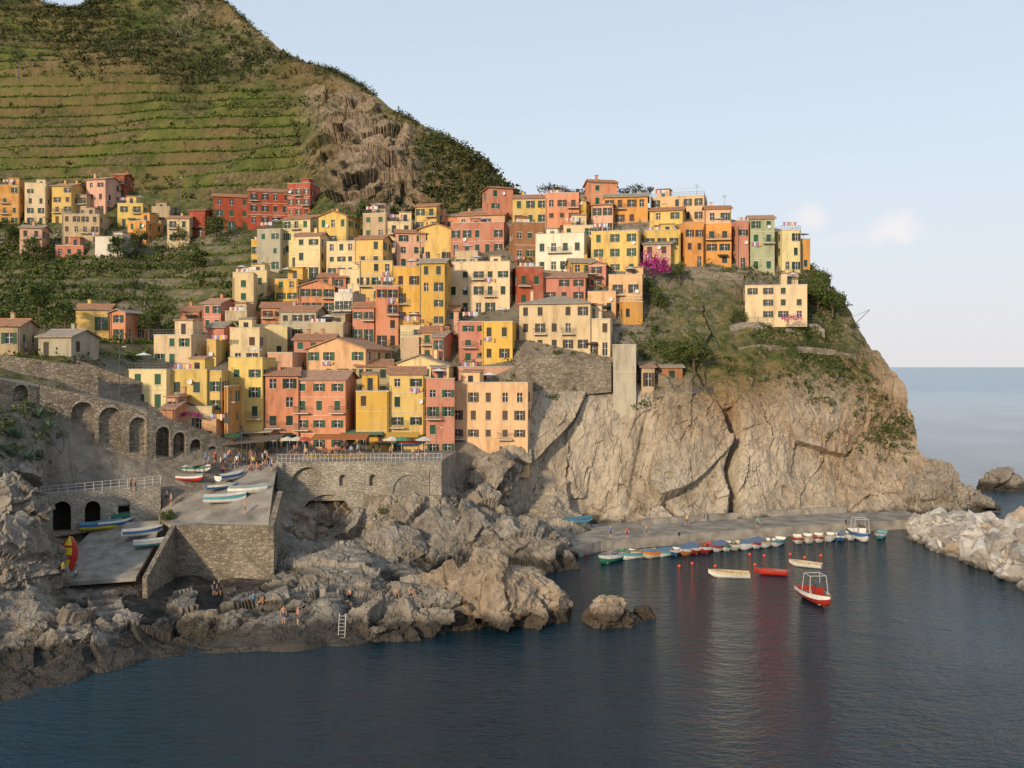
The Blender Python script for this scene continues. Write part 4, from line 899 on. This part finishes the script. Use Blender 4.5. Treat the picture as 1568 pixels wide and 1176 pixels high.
def pole(name,p,h,r=.06,lamp=False):
    a=Acc(); a.rod((0,0,-.5),(0,0,h),r,r*.7,0,8); a.rod((0,0,0),(0,0,.4),r*1.8,r*1.6,0,8)
    if lamp: a.rod((0,0,h),(.7,-.2,h+.15),r*.6,r*.5); a.box(.5,1.,-.3,-.1,h+.08,h+.2,1)
    o=a.obj(name,[MMET,MLITE]); o.location=p; return o
pole('lamp_post',S(273,325,243),9,.14,True); pole('utility_pole',hit(112,62),6,.2); pole('utility_pole',hit(28,120),7,.2); pole('street_lamp',S(183,602,121),6,.07,True); pole('flagpole',G(370,722,11.),6.2,.06); pole('flagpole',G(378,724,11.),4.5,.06); pole('street_lamp',S(350,672,128),5,.07,True); pole('street_lamp',G(668,700,12.5),4,.05,True)
a=Acc(); p=S(1300,505,171); a.rod(p,S(1332,474,166),.07,.05); a.rod(p,S(1306,485,171),.06); a.rod(S(1306,485,171),S(1332,474,166),.03); a.obj('boat_crane',[MMET])
a=Acc(); q=G(522,984,0)
for dx in (-.3,.3): a.rod(q+Vector((dx,0,-.5)),q+Vector((dx,.9,2.4)),.03)
for i in range(8): a.rod(q+Vector((-.3,.25*i/2.2,.1+i*.3)),q+Vector((.3,.25*i/2.2,.1+i*.3)),.02)
a.obj('bathing_ladder',[MLITE])
a=Acc(); p=S(631,752,122); a.box(-.75,.75,-.2,1.,0,1.5); a.box(-.4,.4,-.23,-.205,.35,1.1,1); a.box(-.85,.85,-.3,1.1,1.503,1.6); o=a.obj('information_kiosk',[MWHITE,simple('poster',(.45,.12,.08))]); o.location=p
# ---------------------------------------------------------------- world, sun, camera
w=bpy.data.worlds.new('World'); scene.world=w; w.use_nodes=True; nt=w.node_tree; bg=nt.nodes['Background']
EL=17
SV=Vector((-.50,-.87,0)).normalized()*math.cos(math.radians(EL)); SV.z=math.sin(math.radians(EL))
sky=nt.nodes.new('ShaderNodeTexSky'); sky.sky_type='NISHITA'; sky.sun_disc=False; sky.sun_elevation=math.radians(EL); sky.sun_rotation=math.atan2(SV.x,SV.y); sky.air_density=1.; sky.dust_density=2.; sky.ozone_density=1.
tc=nt.nodes.new('ShaderNodeTexCoord')
def wm(op,a,b=None,clamp=False):
    n=nt.nodes.new('ShaderNodeMath'); n.operation=op; n.use_clamp=clamp
    for i,v in enumerate((a,b)):
        if v is None: continue
        if isinstance(v,bpy.types.NodeSocket): nt.links.new(v,n.inputs[i])
        else: n.inputs[i].default_value=v
    return n.outputs[0]
def wmix(f,a,b):
    n=nt.nodes.new('ShaderNodeMix'); n.data_type='RGBA'
    for i,v in ((0,f),(6,a),(7,b)):
        if isinstance(v,bpy.types.NodeSocket): nt.links.new(v,n.inputs[i])
        else: n.inputs[i].default_value=v if i==0 else (*v,1)
    return n.outputs[2]
sep=nt.nodes.new('ShaderNodeSeparateXYZ'); nt.links.new(tc.outputs['Generated'],sep.inputs[0])
elev=wm('MAXIMUM',sep.outputs[2],0.)
hz=wm('POWER',wm('SUBTRACT',1.,elev,True),5.)
haze=wmix(hz,(6.0,7.0,8.1),(6.7,6.5,6.6))
colr=wmix(wm('ADD',.35,wm('MULTIPLY',wm('POWER',wm('SUBTRACT',1.,elev,True),1.1),.58)),sky.outputs[0],haze)
ns=nt.nodes.new('ShaderNodeTexNoise'); ns.inputs['Scale'].default_value=40; ns.inputs['Detail'].default_value=7; ns.inputs['Roughness'].default_value=.62; nt.links.new(tc.outputs['Generated'],ns.inputs['Vector'])
for (x,y,rx,rz,st_) in ((1240,334,.024,.019,.5),(1375,348,.028,.02,.5),(1310,365,.06,.010,.18)):
    dv=S(x,y,1.)-cam0; dv.normalize()
    s1=nt.nodes.new('ShaderNodeVectorMath'); s1.operation='SUBTRACT'; nt.links.new(tc.outputs['Generated'],s1.inputs[0]); s1.inputs[1].default_value=dv
    s2=nt.nodes.new('ShaderNodeVectorMath'); s2.operation='MULTIPLY'; nt.links.new(s1.outputs[0],s2.inputs[0]); s2.inputs[1].default_value=(1/rx,1/rx,1/rz)
    s3=nt.nodes.new('ShaderNodeVectorMath'); s3.operation='LENGTH'; nt.links.new(s2.outputs[0],s3.inputs[0])
    f=wm('SUBTRACT',1.,s3.outputs['Value']); f=wm('ADD',f,wm('MULTIPLY',wm('SUBTRACT',ns.outputs['Fac'],.5),2.0)); f=wm('MULTIPLY',wm('MULTIPLY',f,1.2,True),st_)
    colr=wmix(f,colr,(8.2,7.4,7.1))
nt.links.new(colr,bg.inputs['Color']); bg.inputs['Strength'].default_value=.125
sd=bpy.data.lights.new('sun','SUN'); sd.energy=3.7; sd.angle=math.radians(4); sd.color=(1.,.80,.55); so=bpy.data.objects.new('sun',sd); COL.objects.link(so); so.rotation_euler=SV.to_track_quat('Z','Y').to_euler()
cd=bpy.data.cameras.new('camera'); cam=bpy.data.objects.new('camera',cd); COL.objects.link(cam); cam.location=(0,0,H); cam.rotation_euler=(math.pi/2,0,0)
cd.sensor_width=36; cd.lens=36*F/1568.; cd.shift_y=-26/1568.; cd.clip_end=200000; cd.clip_start=.5
scene.camera=cam
scene.view_settings.view_transform='Standard'; scene.view_settings.look='None'; scene.view_settings.exposure=0
print('done',time.time()-T0)
